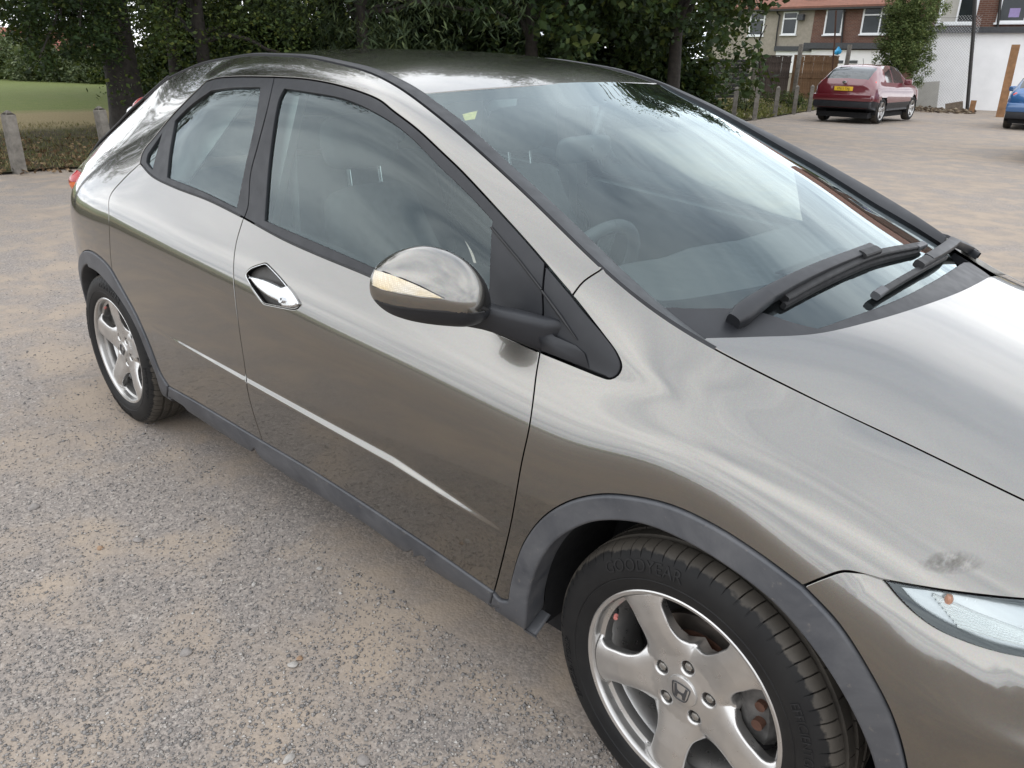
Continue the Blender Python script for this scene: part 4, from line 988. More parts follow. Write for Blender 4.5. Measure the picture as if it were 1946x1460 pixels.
P, n = wpts([(1486, 586), (1560, 547), (1650, 507), (1740, 484)], [.006, .007, .007, .006])
MB().loft(ribbon(P, n, .012, .016, 6, .5)).build('wiper_rubber', MT['dark'], WIP)
P, n = wpts([(1733, 481), (1748, 475)], [.015, .015]); MB().loft(ribbon(P, n, .020, .017, 10, .5)).build('blade_end', MT['grey_plastic'], WIP)
P, n = wpts([(1624, 505), (1654, 494)], [.027, .026]); MB().loft(ribbon(P, n, .024, .020, 10, .5)).build('blade_clip', MT['seal'], WIP)
WI2 = empty('windscreen_wiper', parent=CAR)
P, n = wpts([(1797, 437), (1806, 458), (1795, 481), (1763, 504), (1750, 510)], [.020, .034, .036, .032, .028])
MB().loft(ribbon(P, n, np.linspace(.036, .026, len(P)), np.linspace(.028, .018, len(P)), 12, .45)).build('wiper_arm', MT['black_plastic'], WI2, sharp=40)
P, n = wpts([(1790, 433), (1800, 447)], [.004, .018]); MB().loft(ribbon(P, n, .036, .03, 12, .6)).build('wiper_pivot_cap', MT['black_plastic'], WI2, sharp=40)
P, n = wpts([(1788, 497), (1745, 521), (1700, 547), (1665, 568)], [.014, .016, .016, .013])
MB().loft(ribbon(P, n, .017, .015, 10, .5)).build('wiper_blade', MT['seal'], WI2)
P, n = wpts([(1672, 562), (1656, 573)], [.015, .015]); MB().loft(ribbon(P, n, .020, .017, 10, .5)).build('blade_end', MT['grey_plastic'], WI2)
P, n = wpts([(1758, 507), (1733, 521)], [.026, .026]); MB().loft(ribbon(P, n, .026, .020, 10, .5)).build('blade_clip', MT['seal'], WI2)
# ------------------------------------------------------------------ headlamps
LT = loop_uv(lamp_top, uvs(lamp_top[-1], lamp_low[-1]), lamp_low[::-1])
inner_l = loop_uv(seg((1716, 1119), (1760, 1124), (1830, 1133), (1946, 1145), (2060, 1149), (2140, 1146)), seg((2140, 1146), (2140, 1248)), seg((2140, 1248), (2050, 1248), (1946, 1238), (1888.5, 1224), (1840, 1205), (1790, 1180), (1745, 1150), (1716, 1119)))
for far in (0, 1):
    m = MIR if far else np.ones(3)
    hl = empty('headlamp', parent=CAR)
    put('lens', panel_data(SIDE, LT, gap=.002, roll=0, wall=.002, h=.012, depth=.002), MT['lens_clear'], hl, far == 1)
    put('lamp_housing', panel_data(SIDE, LT, [inner_l], gap=.001, roll=0, wall=.01, h=.01, depth=.006, hole_roll=.002, hole_wall=.009), MT['black_plastic'], hl, far == 1)
    put('lamp_bowl', panel_data(SIDE, LT, gap=.001, roll=0, wall=0, h=.015, depth=.0185), MT['reflector'], hl, far == 1)
    for k in range(8):
        a, b = np.array((1776 + k * 6.5, 1133 + k * 8.5)), np.array((1960 + k * 12, 1205 + k * 6.0))
        q = lift(SIDE, [tuple(a), tuple(.5 * (a + b) + (0, 3)), tuple(b)], -.013)
        MB().tube([tuple(p * m) for p in q], .0042, 6, flat=.6).build('reflector_rib', MT['rib'], hl)
    q = lift(SIDE, [(1806, 1141)], -.011)[0] * m
    MB().lathe([(0, -.008), (.004, -.007), (.006, -.003), (.0063, .003), (.004, .008), (0, .009)], 20, axis='z').build('indicator_bulb', MT['amber'], hl).location = q
# ------------------------------------------------------------------ tail: hatch, spoiler, lamps
rows = []
for x, Y, z, bow in ((-2.60, .588, 1.290, .0), (-2.75, .605, 1.225, .02), (-2.85, .618, 1.172, .03), (-2.95, .627, 1.13, .045), (-3.05, .638, 1.082, .06), (-3.15, .645, 1.03, .06), (-3.24, .652, .965, .06), (-3.30, .655, .90, .06), (-3.34, .655, .78, .07), (-3.36, .64, .6, .07), (-3.37, .63, .45, .06), (-3.34, .60, .26, .05)):
    rows.append([(x - bow * (1 - (t * t)), Y * t, z + (.10 * (1 - t ** 4) if x > -2.8 else .03 * (1 - t ** 4) if x > -3.2 else 0)) for t in np.linspace(-1, 1, 15)])
V = [p for r in rows for p in r]
def rowfaces(a, b): return [(i * 15 + k, i * 15 + k + 1, (i + 1) * 15 + k + 1, (i + 1) * 15 + k) for i in range(a, b) for k in range(14)]
HATCH = MB().add(V[45:], rowfaces(0, 8)).build('tailgate', MT['paint'], CAR)
MB().add(V[:60], rowfaces(0, 3)).build('rear_screen', MT['gloss_black'], CAR)
for sg in (-1, 1):
    pts = [(x, sg * (Y - .004), z + .001) for x, Y, z in ((-2.45, .572, 1.352), (-2.60, .588, 1.288), (-2.75, .605, 1.222), (-2.85, .618, 1.170), (-3.05, .638, 1.078), (-3.2, .648, .99))]
    MB().tube(pts, .006, 8).build('hatch_seal', MT['seal'], CAR)
# spoiler across the split rear window with its lamp ends
def bar_y(xs, zs_, y0, y1, mat, name, par, n=13, bow=.05):
    rings = []
    for t in np.linspace(-1, 1, n):
        y = y0 + (y1 - y0) * (t + 1) / 2; b = bow * (1 - (y / .62) ** 2); rings.append([(x - b, y, z) for x, z in zip(xs, zs_)])
    return MB().loft(rings).build(name, mat, par, sharp=40)
SPX = (-2.93, -3.00, -3.10, -3.13, -3.09, -3.00); SPZ = (1.165, 1.195, 1.19, 1.165, 1.145, 1.135)
sp = bar_y(SPX, SPZ, -.42, .42, MT['paint'], 'rear_spoiler', CAR)
for sg in (-1, 1):
    for nm, mt, a, b, r0, r1 in (('brake_lamp', MT['red_lens'], (258, 212), (279, 188), .030, .020), ('reversing_lamp', MT['lens_white'], (246, 219), (259, 211), .018, .030)):
        p0, p1 = at_y(*a, -.53), at_y(*b, -.53); m = MIR if sg > 0 else np.ones(3)
        MB().tube([tuple((p0 + (p1 - p0) * t) * m) for t in np.linspace(0, 1, 7)], [max(.004, (r0 + (r1 - r0) * t) * (sin(pi * min(max(t, .06), .94)) ** .35)) for t in np.linspace(0, 1, 7)], 14).build(nm, mt, CAR)
    tc = at_y(149, 346, -.752) * ((1, 1, 1) if sg < 0 else (1, -1, 1))
    for nm, mt, lo_, hi_ in (('tail_lamp', MT['orange_lens'], -pi / 2, .02), ('tail_lamp', MT['red_lens'], .05, pi / 2)):
        V = []; F = []; na, nb = 24, 9
        for j in range(nb):
            la = lo_ + (hi_ - lo_) * j / (nb - 1)
            for k in range(na): q = 2 * pi * k / na; V.append(tuple(tc + np.array([.060 * cos(la) * cos(q), .033 * cos(la) * sin(q), .040 * sin(la) + .010 * cos(q)])))
        for j in range(nb - 1):
            for k in range(na): F.append((j * na + k, j * na + (k + 1) % na, (j + 1) * na + (k + 1) % na, (j + 1) * na + k))
        MB().add(V, F).build(nm, mt, CAR)
# dull scuff on the front wing above the headlamp
pq = np.array([(1738, 1050), (1870, 1040), (1878, 1092), (1746, 1094)], float); NU, NV = 14, 8; P = []
for i in range(NU):
    for j in range(NV):
        a, b = i / (NU - 1), j / (NV - 1); P.append((pq[0] * (1 - a) + pq[1] * a) * (1 - b) + (pq[3] * (1 - a) + pq[2] * a) * b)
sc = mesh('scuff_mark', lift(SIDE, P, .0009), [(i * NV + j, (i + 1) * NV + j, (i + 1) * NV + j + 1, i * NV + j + 1) for i in range(NU - 1) for j in range(NV - 1)], MT['scuff'], WING[0])
uvl = sc.data.uv_layers.new(name='uv')
for lp in sc.data.loops: uvl.data[lp.index].uv = ((lp.vertex_index // NV) / (NU - 1), (lp.vertex_index % NV) / (NV - 1))
# ------------------------------------------------------------------ cabin
MB().box((-3.1, -.74, .17), (.55, .74, .23)).build('underbody', MT['dark'], CAR)
MB().box((-2.9, -.70, .24), (-.25, .70, .30)).build('cabin_floor', MT['dash'], CAR)
def cushion(rings, name, mat, parent, sub=2):
    o = MB().loft(rings).build(name, mat, parent, sharp=0)
    md = o.modifiers.new('s', 'SUBSURF'); md.levels = sub; md.render_levels = sub; return o
def rrect(c, w, d, n=12, e=.45, ax=(0, 1, 0), ay=(1, 0, 0)):
    ax, ay = np.array(ax, float), np.array(ay, float); out = []
    for k in range(n):
        q = 2 * pi * (k + .5) / n; out.append(tuple(np.array(c) + ax * (np.sign(cos(q)) * abs(cos(q)) ** e * w / 2) + ay * (np.sign(sin(q)) * abs(sin(q)) ** e * d / 2)))
    return out
def seat(x, y, w=.50):
    s = empty('seat', parent=CAR)
    cushion([rrect((x + .02, y, z), w * f, .50 * f2) for z, f, f2 in ((.36, .8, .9), (.40, .98, 1), (.48, 1, 1), (.53, .96, .95), (.545, .7, .7))], 'seat_cushion', MT['seat'], s)
    back = []
    for k in range(9):
        t = k / 8; c = (x - .24 - .20 * t, y, .50 + .56 * t); back.append(rrect(c, w * (.90 + .10 * sin(pi * min(1, t * 1.3)) - .25 * t * t), .15 - .05 * t, ay=(1, 0, .35)))
    cushion(back, 'seat_back', MT['seat'], s)
    hr = [rrect((x - .455 - .02 * t, y, 1.10 + .17 * t), .27 * f, .105 * f, ay=(1, 0, .15)) for t, f in ((0, .75), (.2, 1), (.6, 1.02), (.85, .95), (1, .7))]
    cushion(hr, 'headrest', MT['seat'], s)
    for d in (-.06, .06): MB().tube([(x - .44, y + d, 1.03), (x - .455, y + d, 1.14)], .006, 8).build('headrest_post', MT['chrome'], s)
    return s
seat(-1.12, -.37); seat(-1.12, .37)
b = empty('rear_bench', parent=CAR)
cushion([rrect((-1.95, 0, z), 1.30 * f, .50 * f) for z, f in ((.38, .95), (.44, 1), (.52, 1), (.56, .94))], 'bench_cushion', MT['seat'], b)
cushion([rrect((-2.22 - .18 * t, 0, .52 + .52 * t), 1.30 * (1 - .05 * t), .15, ay=(1, 0, .35)) for t in (0, .1, .5, .9, 1)], 'bench_back', MT['seat'], b)
for y in (-.38, 0, .38):
    cushion([rrect((-2.43 - .01 * t, y, 1.06 + .14 * t), .25 * f, .09 * f) for t, f in ((0, .8), (.25, 1), (.75, 1), (1, .75))], 'headrest', MT['seat'], b)
# dashboard: broad shelf under the screen with an instrument hood
dash = []
for y in np.linspace(-.70, .70, 15):
    q = 1 - (y / .72) ** 2; x0 = -.16 + .17 * q
    hood = .035 * np.exp(-((y + .37) / .19) ** 2); ctr = .022 * np.exp(-((y - .02) / .16) ** 2)
    dash.append([(x0, y, .90), (x0 - .12, y, .928 + .3 * hood), (x0 - .28, y, .945 + hood * .8), (-.52 + .02 * q, y, .955 + hood + ctr), (-.58, y, .93 + hood + ctr), (-.62, y, .84), (-.56, y, .60), (x0, y, .55)])
MB().loft(dash).build('dashboard', MT['dash'], CAR, sharp=45)
MB().box((-.27, -.10, .9595), (-.20, .30, .9625)).box((-.245, -.08, .961), (-.225, .28, .9645)).build('demister_vent', MT['seal'], CAR)
sw = empty('steering_wheel', (-.66, -.37, .90), parent=CAR); sw.rotation_euler = (0, radians(-64), 0)
MB().tube([(.185 * cos(q), .185 * sin(q), 0) for q in np.linspace(0, 2 * pi, 49)], .016, 12, caps=False).build('wheel_rim', MT['dash'], sw)
MB().tube([(-.17, 0, 0), (0, 0, -.02), (.17, 0, 0)], .018, 10).tube([(0, 0, -.02), (0, .17, 0)], .018, 10).tube([(0, 0, -.02), (0, -.17, 0)], .018, 10).build('wheel_spoke', MT['dash'], sw)
MB().lathe([(0, .03), (.06, .025), (.075, 0), (.06, -.05), (.03, -.2)], 24, axis='z').build('wheel_boss', MT['dash'], sw)
# door cards, pillars, headlining
for far in (0, 1):
    for lp, par in ((fd_loop, FD[far]), (rd_loop, RD[far])):
        put('door_card', panel_data(SIDE, lp, gap=.012, roll=.02, wall=0, h=.03, depth=.075), MT['dash'], par, far == 1)
    sg = 1 if far else -1
    for par, xs in ((FD[far], np.linspace(-1.50, -.45, 12)), (RD[far], np.linspace(-2.15, -1.57, 8))):
        rings = [[(x, sg * .715, np.interp(x, ZB[:, 0], ZB[:, 1]) - .012), (x, sg * .72, np.interp(x, ZB[:, 0], ZB[:, 1]) - .06), (x, sg * .79, np.interp(x, ZB[:, 0], ZB[:, 1]) - .06), (x, sg * .785, np.interp(x, ZB[:, 0], ZB[:, 1]) - .012)] for x in xs]
        MB().loft(rings).build('door_cap', MT['dash'], par, sharp=30)
    bp = []
    for t in np.linspace(0, 1, 8):
        z = .95 + .43 * t; Y = .765 - .125 * t; x = -1.60 + .06 * t
        bp.append([(x - .07, sg * (Y - .01), z), (x - .05, sg * (Y - .05), z), (x + .05, sg * (Y - .05), z), (x + .07, sg * (Y - .01), z)])
    MB().loft(bp).build('centre_pillar', MT['lining'], CAR, sharp=50)
    cp = []
    for t in np.linspace(0, 1, 8):
        z = 1.0 + .34 * t; Y = .735 - .19 * t
        x0, x1 = np.interp(t, [0, .5, 1], [-2.15, -2.03, -1.92]), np.interp(t, [0, 1], [-2.75, -2.3])
        cp.append([(x0, sg * (Y - .02), z), (x0 - .05, sg * (Y - .06), z), (x1, sg * (Y - .10), z), (x1, sg * (Y - .04), z)])
    MB().loft(cp).build('rear_pillar', MT['lining'], CAR, sharp=50)
    # seat belt beside the pillar
    MB().tube([(-1.55, sg * .635, 1.26), (-1.53, sg * .66, .95), (-1.50, sg * .66, .40)], .022, 8, flat=.12, up=(0, 1, 0)).build('seat_belt', MT['belt'], CAR)

put('headlining', panel_data(ROOF, roof_loop, h=.05, gap=.01, roll=0, wall=0, depth=.035), MT['lining'], CAR)
# rear-view mirror, sticker, sun visor band
rv = empty('interior_mirror', parent=CAR)
c = lift(WS, [(1128, 222)], -.09)[0]
cushion([rrect((c[0] + d, c[1], c[2]), .24 * f, .075 * f, ax=(0, 1, 0), ay=(.1, 0, 1)) for d, f in ((-.012, .85), (-.004, 1), (.012, .95), (.024, .6))], 'mirror_shell', MT['dash'], rv)
q0 = lift(WS, [(1150, 190)], -.008)[0]; MB().tube([tuple(q0), tuple(c + [.02, 0, .0])], .010, 8).build('mirror_stalk', MT['dash'], rv)
st = lift(WS, [(879, 213), (908, 206), (903, 222), (884, 225)], -.006)
put_st = mesh('permit_sticker', st, [(0, 1, 2, 3)], MT['sticker'], SCREEN, smooth=False)
# ------------------------------------------------------------------ ground
def gravel_mat():
    m, nt, b = mat_new('dusty_gravel_tarmac'); co = nd(nt, 'ShaderNodeTexCoord').outputs['Object']
    big = noise(nt, co, 0.8, 6, 0.66, 0.6); mid = noise(nt, co, 3.2, 7, 0.66, 0.3)
    v1 = nd(nt, 'ShaderNodeTexVoronoi', ins={'Scale': 120.0}); nt.links.new(co, v1.inputs['Vector'])
    v2 = nd(nt, 'ShaderNodeTexVoronoi', ins={'Scale': 260.0}); nt.links.new(co, v2.inputs['Vector'])
    f1 = noise(nt, co, 420, 3, 0.6)
    # stone chips of many greys, some pale, some reddish
    hsv = nd(nt, 'ShaderNodeSeparateColor'); nt.links.new(v1.outputs['Color'], hsv.inputs[0])
    chip = ramp(nt, hsv.outputs[0], [(0.0, (0.115, 0.110, 0.108)), (0.3, (0.190, 0.180, 0.173)), (0.6, (0.255, 0.234, 0.218)), (0.86, (0.320, 0.295, 0.270)), (1.0, (0.44, 0.42, 0.39))])
    hs2 = nd(nt, 'ShaderNodeSeparateColor'); nt.links.new(v2.outputs['Color'], hs2.inputs[0])
    chip2 = ramp(nt, hs2.outputs[1], [(0.0, (0.125, 0.120, 0.115)), (0.5, (0.220, 0.205, 0.193)), (1.0, (0.33, 0.305, 0.28))])
    c = mixc(nt, 0.5, chip, chip2)
    dust = ramp(nt, mid, [(0.38, (0.245, 0.214, 0.184)), (0.62, (0.325, 0.276, 0.222))])
    dm = nd(nt, 'ShaderNodeMath', operation='MULTIPLY_ADD', ins={1: 0.55, 2: 0.0}); nt.links.new(big, dm.inputs[0])
    ds = nd(nt, 'ShaderNodeMath', operation='MULTIPLY_ADD', ins={1: 0.5}); nt.links.new(mid, ds.inputs[0]); nt.links.new(dm.outputs[0], ds.inputs[2])
    cover = ramp(nt, ds.outputs[0], [(0.45, 0.04), (0.575, 0.88)])
    c = mixc(nt, cover, c, dust)
    c = mixc(nt, ramp(nt, f1, [(0.3, 0.0), (0.75, 0.30)]), c, (0.13, 0.118, 0.106)); c = mixc(nt, 1.0, c, (1.16, 1.11, 1.075), 'MULTIPLY')
    nt.links.new(c, b.inputs['Base Color']); b.inputs['Roughness'].default_value = 0.95; b.inputs['Specular IOR Level'].default_value = 0.2
    inv = nd(nt, 'ShaderNodeMath', operation='SUBTRACT', ins={0: 1.0}); nt.links.new(v1.outputs['Distance'], inv.inputs[1])
    hgt = nd(nt, 'ShaderNodeMath', operation='MULTIPLY_ADD', ins={1: 0.45}); nt.links.new(inv.outputs[0], hgt.inputs[0]); nt.links.new(noise(nt, co, 30, 6, 0.7), hgt.inputs[2])
    bump(nt, b, hgt.outputs[0], 0.55, 0.004)
    return m
MT['gravel'] = gravel_mat()
def grid_sheet(name, x0, x1, y0, y1, nx, ny, mat, dz=0.0, wob=0.0):
    xs = np.linspace(x0, x1, nx); ys = np.linspace(y0, y1, ny); X, Y = np.meshgrid(xs, ys, indexing='ij')
    Z = ground_z(X, Y) + dz + wob * (np.sin(X * 1.3 + 2) * np.cos(Y * 1.1) * .5)
    V = np.stack([X, Y, Z], -1).reshape(-1, 3); F = [(i * ny + j, (i + 1) * ny + j, (i + 1) * ny + j + 1, i * ny + j + 1) for i in range(nx - 1) for j in range(ny - 1)]
    return mesh(name, V, F, mat)
g = grid_sheet('ground', -160, 120, -110, 190, 141, 151, MT['gravel']); tag(g, kind='structure')
# grass verge and lawn behind the low posts
P1 = on_ground(38, 330); P2 = on_ground(1433, 229); P3 = on_ground(1537, 212)
edge_dir = (P2 - P1)[:2] / np.linalg.norm((P2 - P1)[:2]); edge_n = np.array([-edge_dir[1], edge_dir[0]])
if edge_n @ (P1[:2] - CAM_P[:2]) < 0: edge_n = -edge_n
DT = float(edge_n @ (on_ground(100, 247) - P1)[:2]); DG = float(edge_n @ (on_ground(100, 213) - P1)[:2])
def lawn_mat():
    m, nt, b = mat_new('park_grass'); co = nd(nt, 'ShaderNodeTexCoord').outputs['Object']
    sp = nd(nt, 'ShaderNodeVectorMath', operation='DOT_PRODUCT', ins={1: (float(edge_n[0]), float(edge_n[1]), 0)}); nt.links.new(co, sp.inputs[0])
    off = nd(nt, 'ShaderNodeMath', operation='SUBTRACT', ins={1: float(edge_n @ P1[:2])}); nt.links.new(sp.outputs['Value'], off.inputs[0])
    wob = nd(nt, 'ShaderNodeMath', operation='MULTIPLY_ADD', ins={1: 2.4, 2: -1.2}); nt.links.new(noise(nt, co, 0.6, 5, 0.6), wob.inputs[0])
    d = nd(nt, 'ShaderNodeMath', operation='ADD'); nt.links.new(off.outputs[0], d.inputs[0]); nt.links.new(wob.outputs[0], d.inputs[1])
    fine = noise(nt, co, 26, 6, 0.7); patch = noise(nt, co, 1.9, 5, 0.65)
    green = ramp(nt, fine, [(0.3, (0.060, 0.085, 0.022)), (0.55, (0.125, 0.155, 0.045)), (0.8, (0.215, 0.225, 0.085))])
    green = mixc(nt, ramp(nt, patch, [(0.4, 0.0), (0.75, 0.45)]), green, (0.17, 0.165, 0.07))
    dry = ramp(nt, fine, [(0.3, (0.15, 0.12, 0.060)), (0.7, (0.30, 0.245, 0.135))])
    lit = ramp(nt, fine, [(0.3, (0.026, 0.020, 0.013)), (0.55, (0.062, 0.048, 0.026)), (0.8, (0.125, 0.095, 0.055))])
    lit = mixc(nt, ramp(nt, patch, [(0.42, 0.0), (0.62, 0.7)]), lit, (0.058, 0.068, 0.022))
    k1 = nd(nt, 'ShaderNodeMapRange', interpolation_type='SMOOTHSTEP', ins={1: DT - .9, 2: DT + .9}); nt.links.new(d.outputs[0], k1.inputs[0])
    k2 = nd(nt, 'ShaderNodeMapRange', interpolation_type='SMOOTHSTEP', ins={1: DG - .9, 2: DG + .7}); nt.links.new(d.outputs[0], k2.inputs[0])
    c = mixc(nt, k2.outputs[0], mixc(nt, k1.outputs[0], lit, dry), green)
    nt.links.new(c, b.inputs['Base Color']); b.inputs['Roughness'].default_value = 0.95; b.inputs['Specular IOR Level'].default_value = 0.15
    bump(nt, b, fine, 0.6, 0.03); return m
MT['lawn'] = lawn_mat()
GP = FnPatch(lambda U: np.stack([U[:, 0], U[:, 1], ground_z(U[:, 0], U[:, 1])], 1), -150, 100, -100, 180, (0, 0, 1))
far_l = P1[:2] - edge_dir * 90; far_b = P3[:2] + (P3 - P2)[:2] / np.linalg.norm((P3 - P2)[:2]) * 40
lawn_poly = np.vstack([resample(np.array([far_l, P1[:2] - edge_dir * 12]), 3.0), resample(np.array([P1[:2] - edge_dir * 12, P2[:2]]), .25) + edge_n * (rng.normal(0, .035, (int(round(np.linalg.norm(P2[:2] - P1[:2] + edge_dir * 12) / .25)) + 1, 1))), resample(np.array([P2[:2], P3[:2]]), .25), resample(np.array([P3[:2], far_b]), 2.0)[1:], [far_b + edge_n * 60], [far_l + edge_n * 110]])
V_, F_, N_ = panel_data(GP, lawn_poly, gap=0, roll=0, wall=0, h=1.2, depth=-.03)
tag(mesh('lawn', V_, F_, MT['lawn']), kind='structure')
def fast_mesh(name, V, Q, mat, parent=None, tri=False, smooth=False):
    me = bpy.data.meshes.new(name); V = np.asarray(V, np.float32); Q = np.asarray(Q, np.int32); k = Q.shape[1]
    me.vertices.add(len(V)); me.vertices.foreach_set('co', V.ravel()); me.loops.add(Q.size); me.loops.foreach_set('vertex_index', Q.ravel())
    me.polygons.add(len(Q)); me.polygons.foreach_set('loop_start', np.arange(0, Q.size, k, dtype=np.int32))
    if smooth: me.polygons.foreach_set('use_smooth', np.ones(len(Q), bool))
    me.update(calc_edges=True); return link(name, me, mat, parent)
# loose stone chips: one scattered mass close to the camera, thinning outwards
def island_mat(name, stops, rough=0.9, trans=0.0):
    m, nt, b = mat_new(name); gg = nd(nt, 'ShaderNodeNewGeometry'); c = ramp(nt, gg.outputs['Random Per Island'], stops)
    nt.links.new(c, b.inputs['Base Color']); b.inputs['Roughness'].default_value = rough; b.inputs['Specular IOR Level'].default_value = 0.25
    if trans:
        out = nt.nodes['Material Output']; tr = nd(nt, 'ShaderNodeBsdfTranslucent'); mx = nd(nt, 'ShaderNodeMixShader', ins={0: trans})
        nt.links.new(mixc(nt, 0.5, c, (0.20, 0.24, 0.03)), tr.inputs[0]); nt.links.new(b.outputs[0], mx.inputs[1]); nt.links.new(tr.outputs[0], mx.inputs[2]); nt.links.new(mx.outputs[0], out.inputs[0])
    return m
MT['chips'] = island_mat('stone_chips', [(0.0, (0.13, 0.124, 0.12)), (0.4, (0.21, 0.198, 0.188)), (0.75, (0.27, 0.248, 0.228)), (0.95, (0.34, 0.31, 0.28)), (1.0, (0.46, 0.44, 0.41))])
def pebbles(n, pts, size, flat=.6):
    base = np.array([(1, 0, 0), (-1, 0, 0), (0, 1, 0), (0, -1, 0), (0, 0, 1), (0, 0, -1), ], float); tri = np.array([(0, 2, 4), (2, 1, 4), (1, 3, 4), (3, 0, 4), (2, 0, 5), (1, 2, 5), (3, 1, 5), (0, 3, 5)])
    V = np.repeat(base[None], n, 0) * rng.uniform(.65, 1.3, (n, 6, 3)) * size[:, None, None]
    V += rng.normal(0, .12, (n, 6, 3)) * size[:, None, None]; a = rng.uniform(0, 2 * pi, n); c, s = np.cos(a)[:, None], np.sin(a)[:, None]
    X = V[..., 0] * c - V[..., 1] * s; Y = V[..., 0] * s + V[..., 1] * c; V = np.stack([X, Y, V[..., 2] * flat], -1) + pts[:, None]
    return V.reshape(-1, 3), (tri[None] + 6 * np.arange(n)[:, None, None]).reshape(-1, 3)
npb = 42000
ppx = np.stack([rng.uniform(-80, 1250, npb), 330 + 1230 * rng.uniform(0, 1, npb) ** .8], 1)
vv = CAM_D + CAM_R * ((ppx[:, :1] - IMW / 2) / CAM_F) - CAM_U * ((ppx[:, 1:] - IMH / 2) / CAM_F); tt = (0 - CAM_P[2]) / vv[:, 2]; PB = CAM_P + vv * tt[:, None]
ok = (tt > 0) & (tt < 9) & ~((PB[:, 1] > -.80) & (PB[:, 0] > -3.3)); PB = PB[ok]; PB[:, 2] = ground_z(PB[:, 0], PB[:, 1]) + .001
sz = np.exp(rng.normal(np.log(.0028), .40, len(PB))).clip(.0014, .0085)
V_, F_ = pebbles(len(PB), PB, sz); tag(fast_mesh('loose_chippings', V_, F_, MT['chips']), 'fine grey and pale stone chippings scattered over the car park', 'gravel', kind='stuff')
# the larger loose stones one can pick out
MT['stone_grey'] = simple('grey_pebble', (0.22, 0.20, 0.185), 0.85, var=0.25, scale=60, bmp=0.2, bscale=200)
MT['stone_tan'] = simple('tan_pebble', (0.27, 0.175, 0.11), 0.8, var=0.25, scale=60, bmp=0.2, bscale=200)
MT['stone_pale'] = simple('pale_pebble', (0.33, 0.31, 0.285), 0.8, var=0.2, scale=60, bmp=0.2, bscale=200)
for (px, py, r, mt, lab) in ((353, 1242, .017, 'stone_grey', 'flat pinkish grey pebble lying alone on the gravel'), (556, 1265, .0135, 'stone_pale', 'pale round pebble beside the orange-brown pebble'), (570, 1252, .010, 'stone_tan', 'orange-brown pebble touching a pale pebble on the gravel'), (549, 1444, .014, 'stone_pale', 'pale speckled pebble half sunk in grey chippings'), (690, 1446, .017, 'stone_grey', 'larger grey pebble with a pale top in the chippings'), (262, 1028, .016, 'stone_grey', 'smooth grey oval pebble beside a tiny white chip'), (64, 966, .019, 'stone_grey', 'dusty grey stone at the edge of a sandy patch'), (608, 1082, .011, 'stone_pale', 'small pale grey pebble on dark chippings below the front door'), (191, 1043, .012, 'stone_tan', 'reddish brown sliver of stone on the gravel'), (483, 1112, .010, 'stone_pale', 'tiny pale round pebble on a sandy patch below the doors')):
    p = on_ground(px, py); r *= .8
    import bmesh
    bm = bmesh.new(); bmesh.ops.create_icosphere(bm, subdivisions=3, radius=1.0); sd = rng.uniform(0, 10, 3)
    for v in bm.verts:
        k = 1 + .12 * sin(3 * v.co.x + sd[0]) + .10 * sin(4 * v.co.y + sd[1]) + .08 * cos(5 * v.co.z + sd[2]); v.co = Vector((v.co.x * r * 1.25 * k, v.co.y * r * .9 * k, v.co.z * r * .55 * k))
    me = bpy.data.meshes.new('pebble'); bm.to_mesh(me); bm.free(); me.polygons.foreach_set('use_smooth', np.ones(len(me.polygons), bool))
    o = link('pebble', me, MT[mt], None, (p[0], p[1], p[2] + r * .30)); o.rotation_euler = (rng.uniform(-.15, .15), rng.uniform(-.15, .15), rng.uniform(0, 6)); tag(o, lab, 'pebble', 'larger pebbles lying on the gravel')
# ------------------------------------------------------------------ trees and shrubs
MT['bark'] = simple('dark_bark', (0.026, 0.022, 0.018), 0.95, var=0.5, scale=9, bmp=0.9, bscale=14)
MT['leaf_dark'] = island_mat('dark_leaves', [(0.0, (0.0081, 0.0177, 0.0065)), (0.5, (0.0177, 0.0363, 0.0105)), (0.85, (0.0307, 0.0549, 0.0146)), (1.0, (0.0645, 0.0806, 0.0177))], 0.62, 0.16)
MT['leaf_mid'] = island_mat('mid_green_leaves', [(0.0, (0.0142, 0.0265, 0.0070)), (0.5, (0.0319, 0.0549, 0.0123)), (0.85, (0.0575, 0.0814, 0.0177)), (1.0, (0.1105, 0.1238, 0.0265))], 0.62, 0.16)
MT['leaf_willow'] = island_mat('narrow_grey_green_leaves', [(0.0, (0.0146, 0.0257, 0.0129)), (0.5, (0.0307, 0.0499, 0.0209)), (0.85, (0.0564, 0.0806, 0.0355)), (1.0, (0.0967, 0.1209, 0.0484))], 0.6, 0.16)
MT['leaf_bush'] = island_mat('pale_shrub_leaves', [(0.0, (0.045, 0.065, 0.030)), (0.5, (0.09, 0.12, 0.055)), (0.85, (0.15, 0.18, 0.09)), (1.0, (0.26, 0.28, 0.17))], 0.7, 0.2)
MT['leaf_ever'] = island_mat('evergreen_leaves', [(0.0, (0.0357, 0.0573, 0.0179)), (0.5, (0.0765, 0.1122, 0.0331)), (0.85, (0.1338, 0.1722, 0.0561)), (1.0, (0.2423, 0.2677, 0.1085))], 0.62, 0.16)
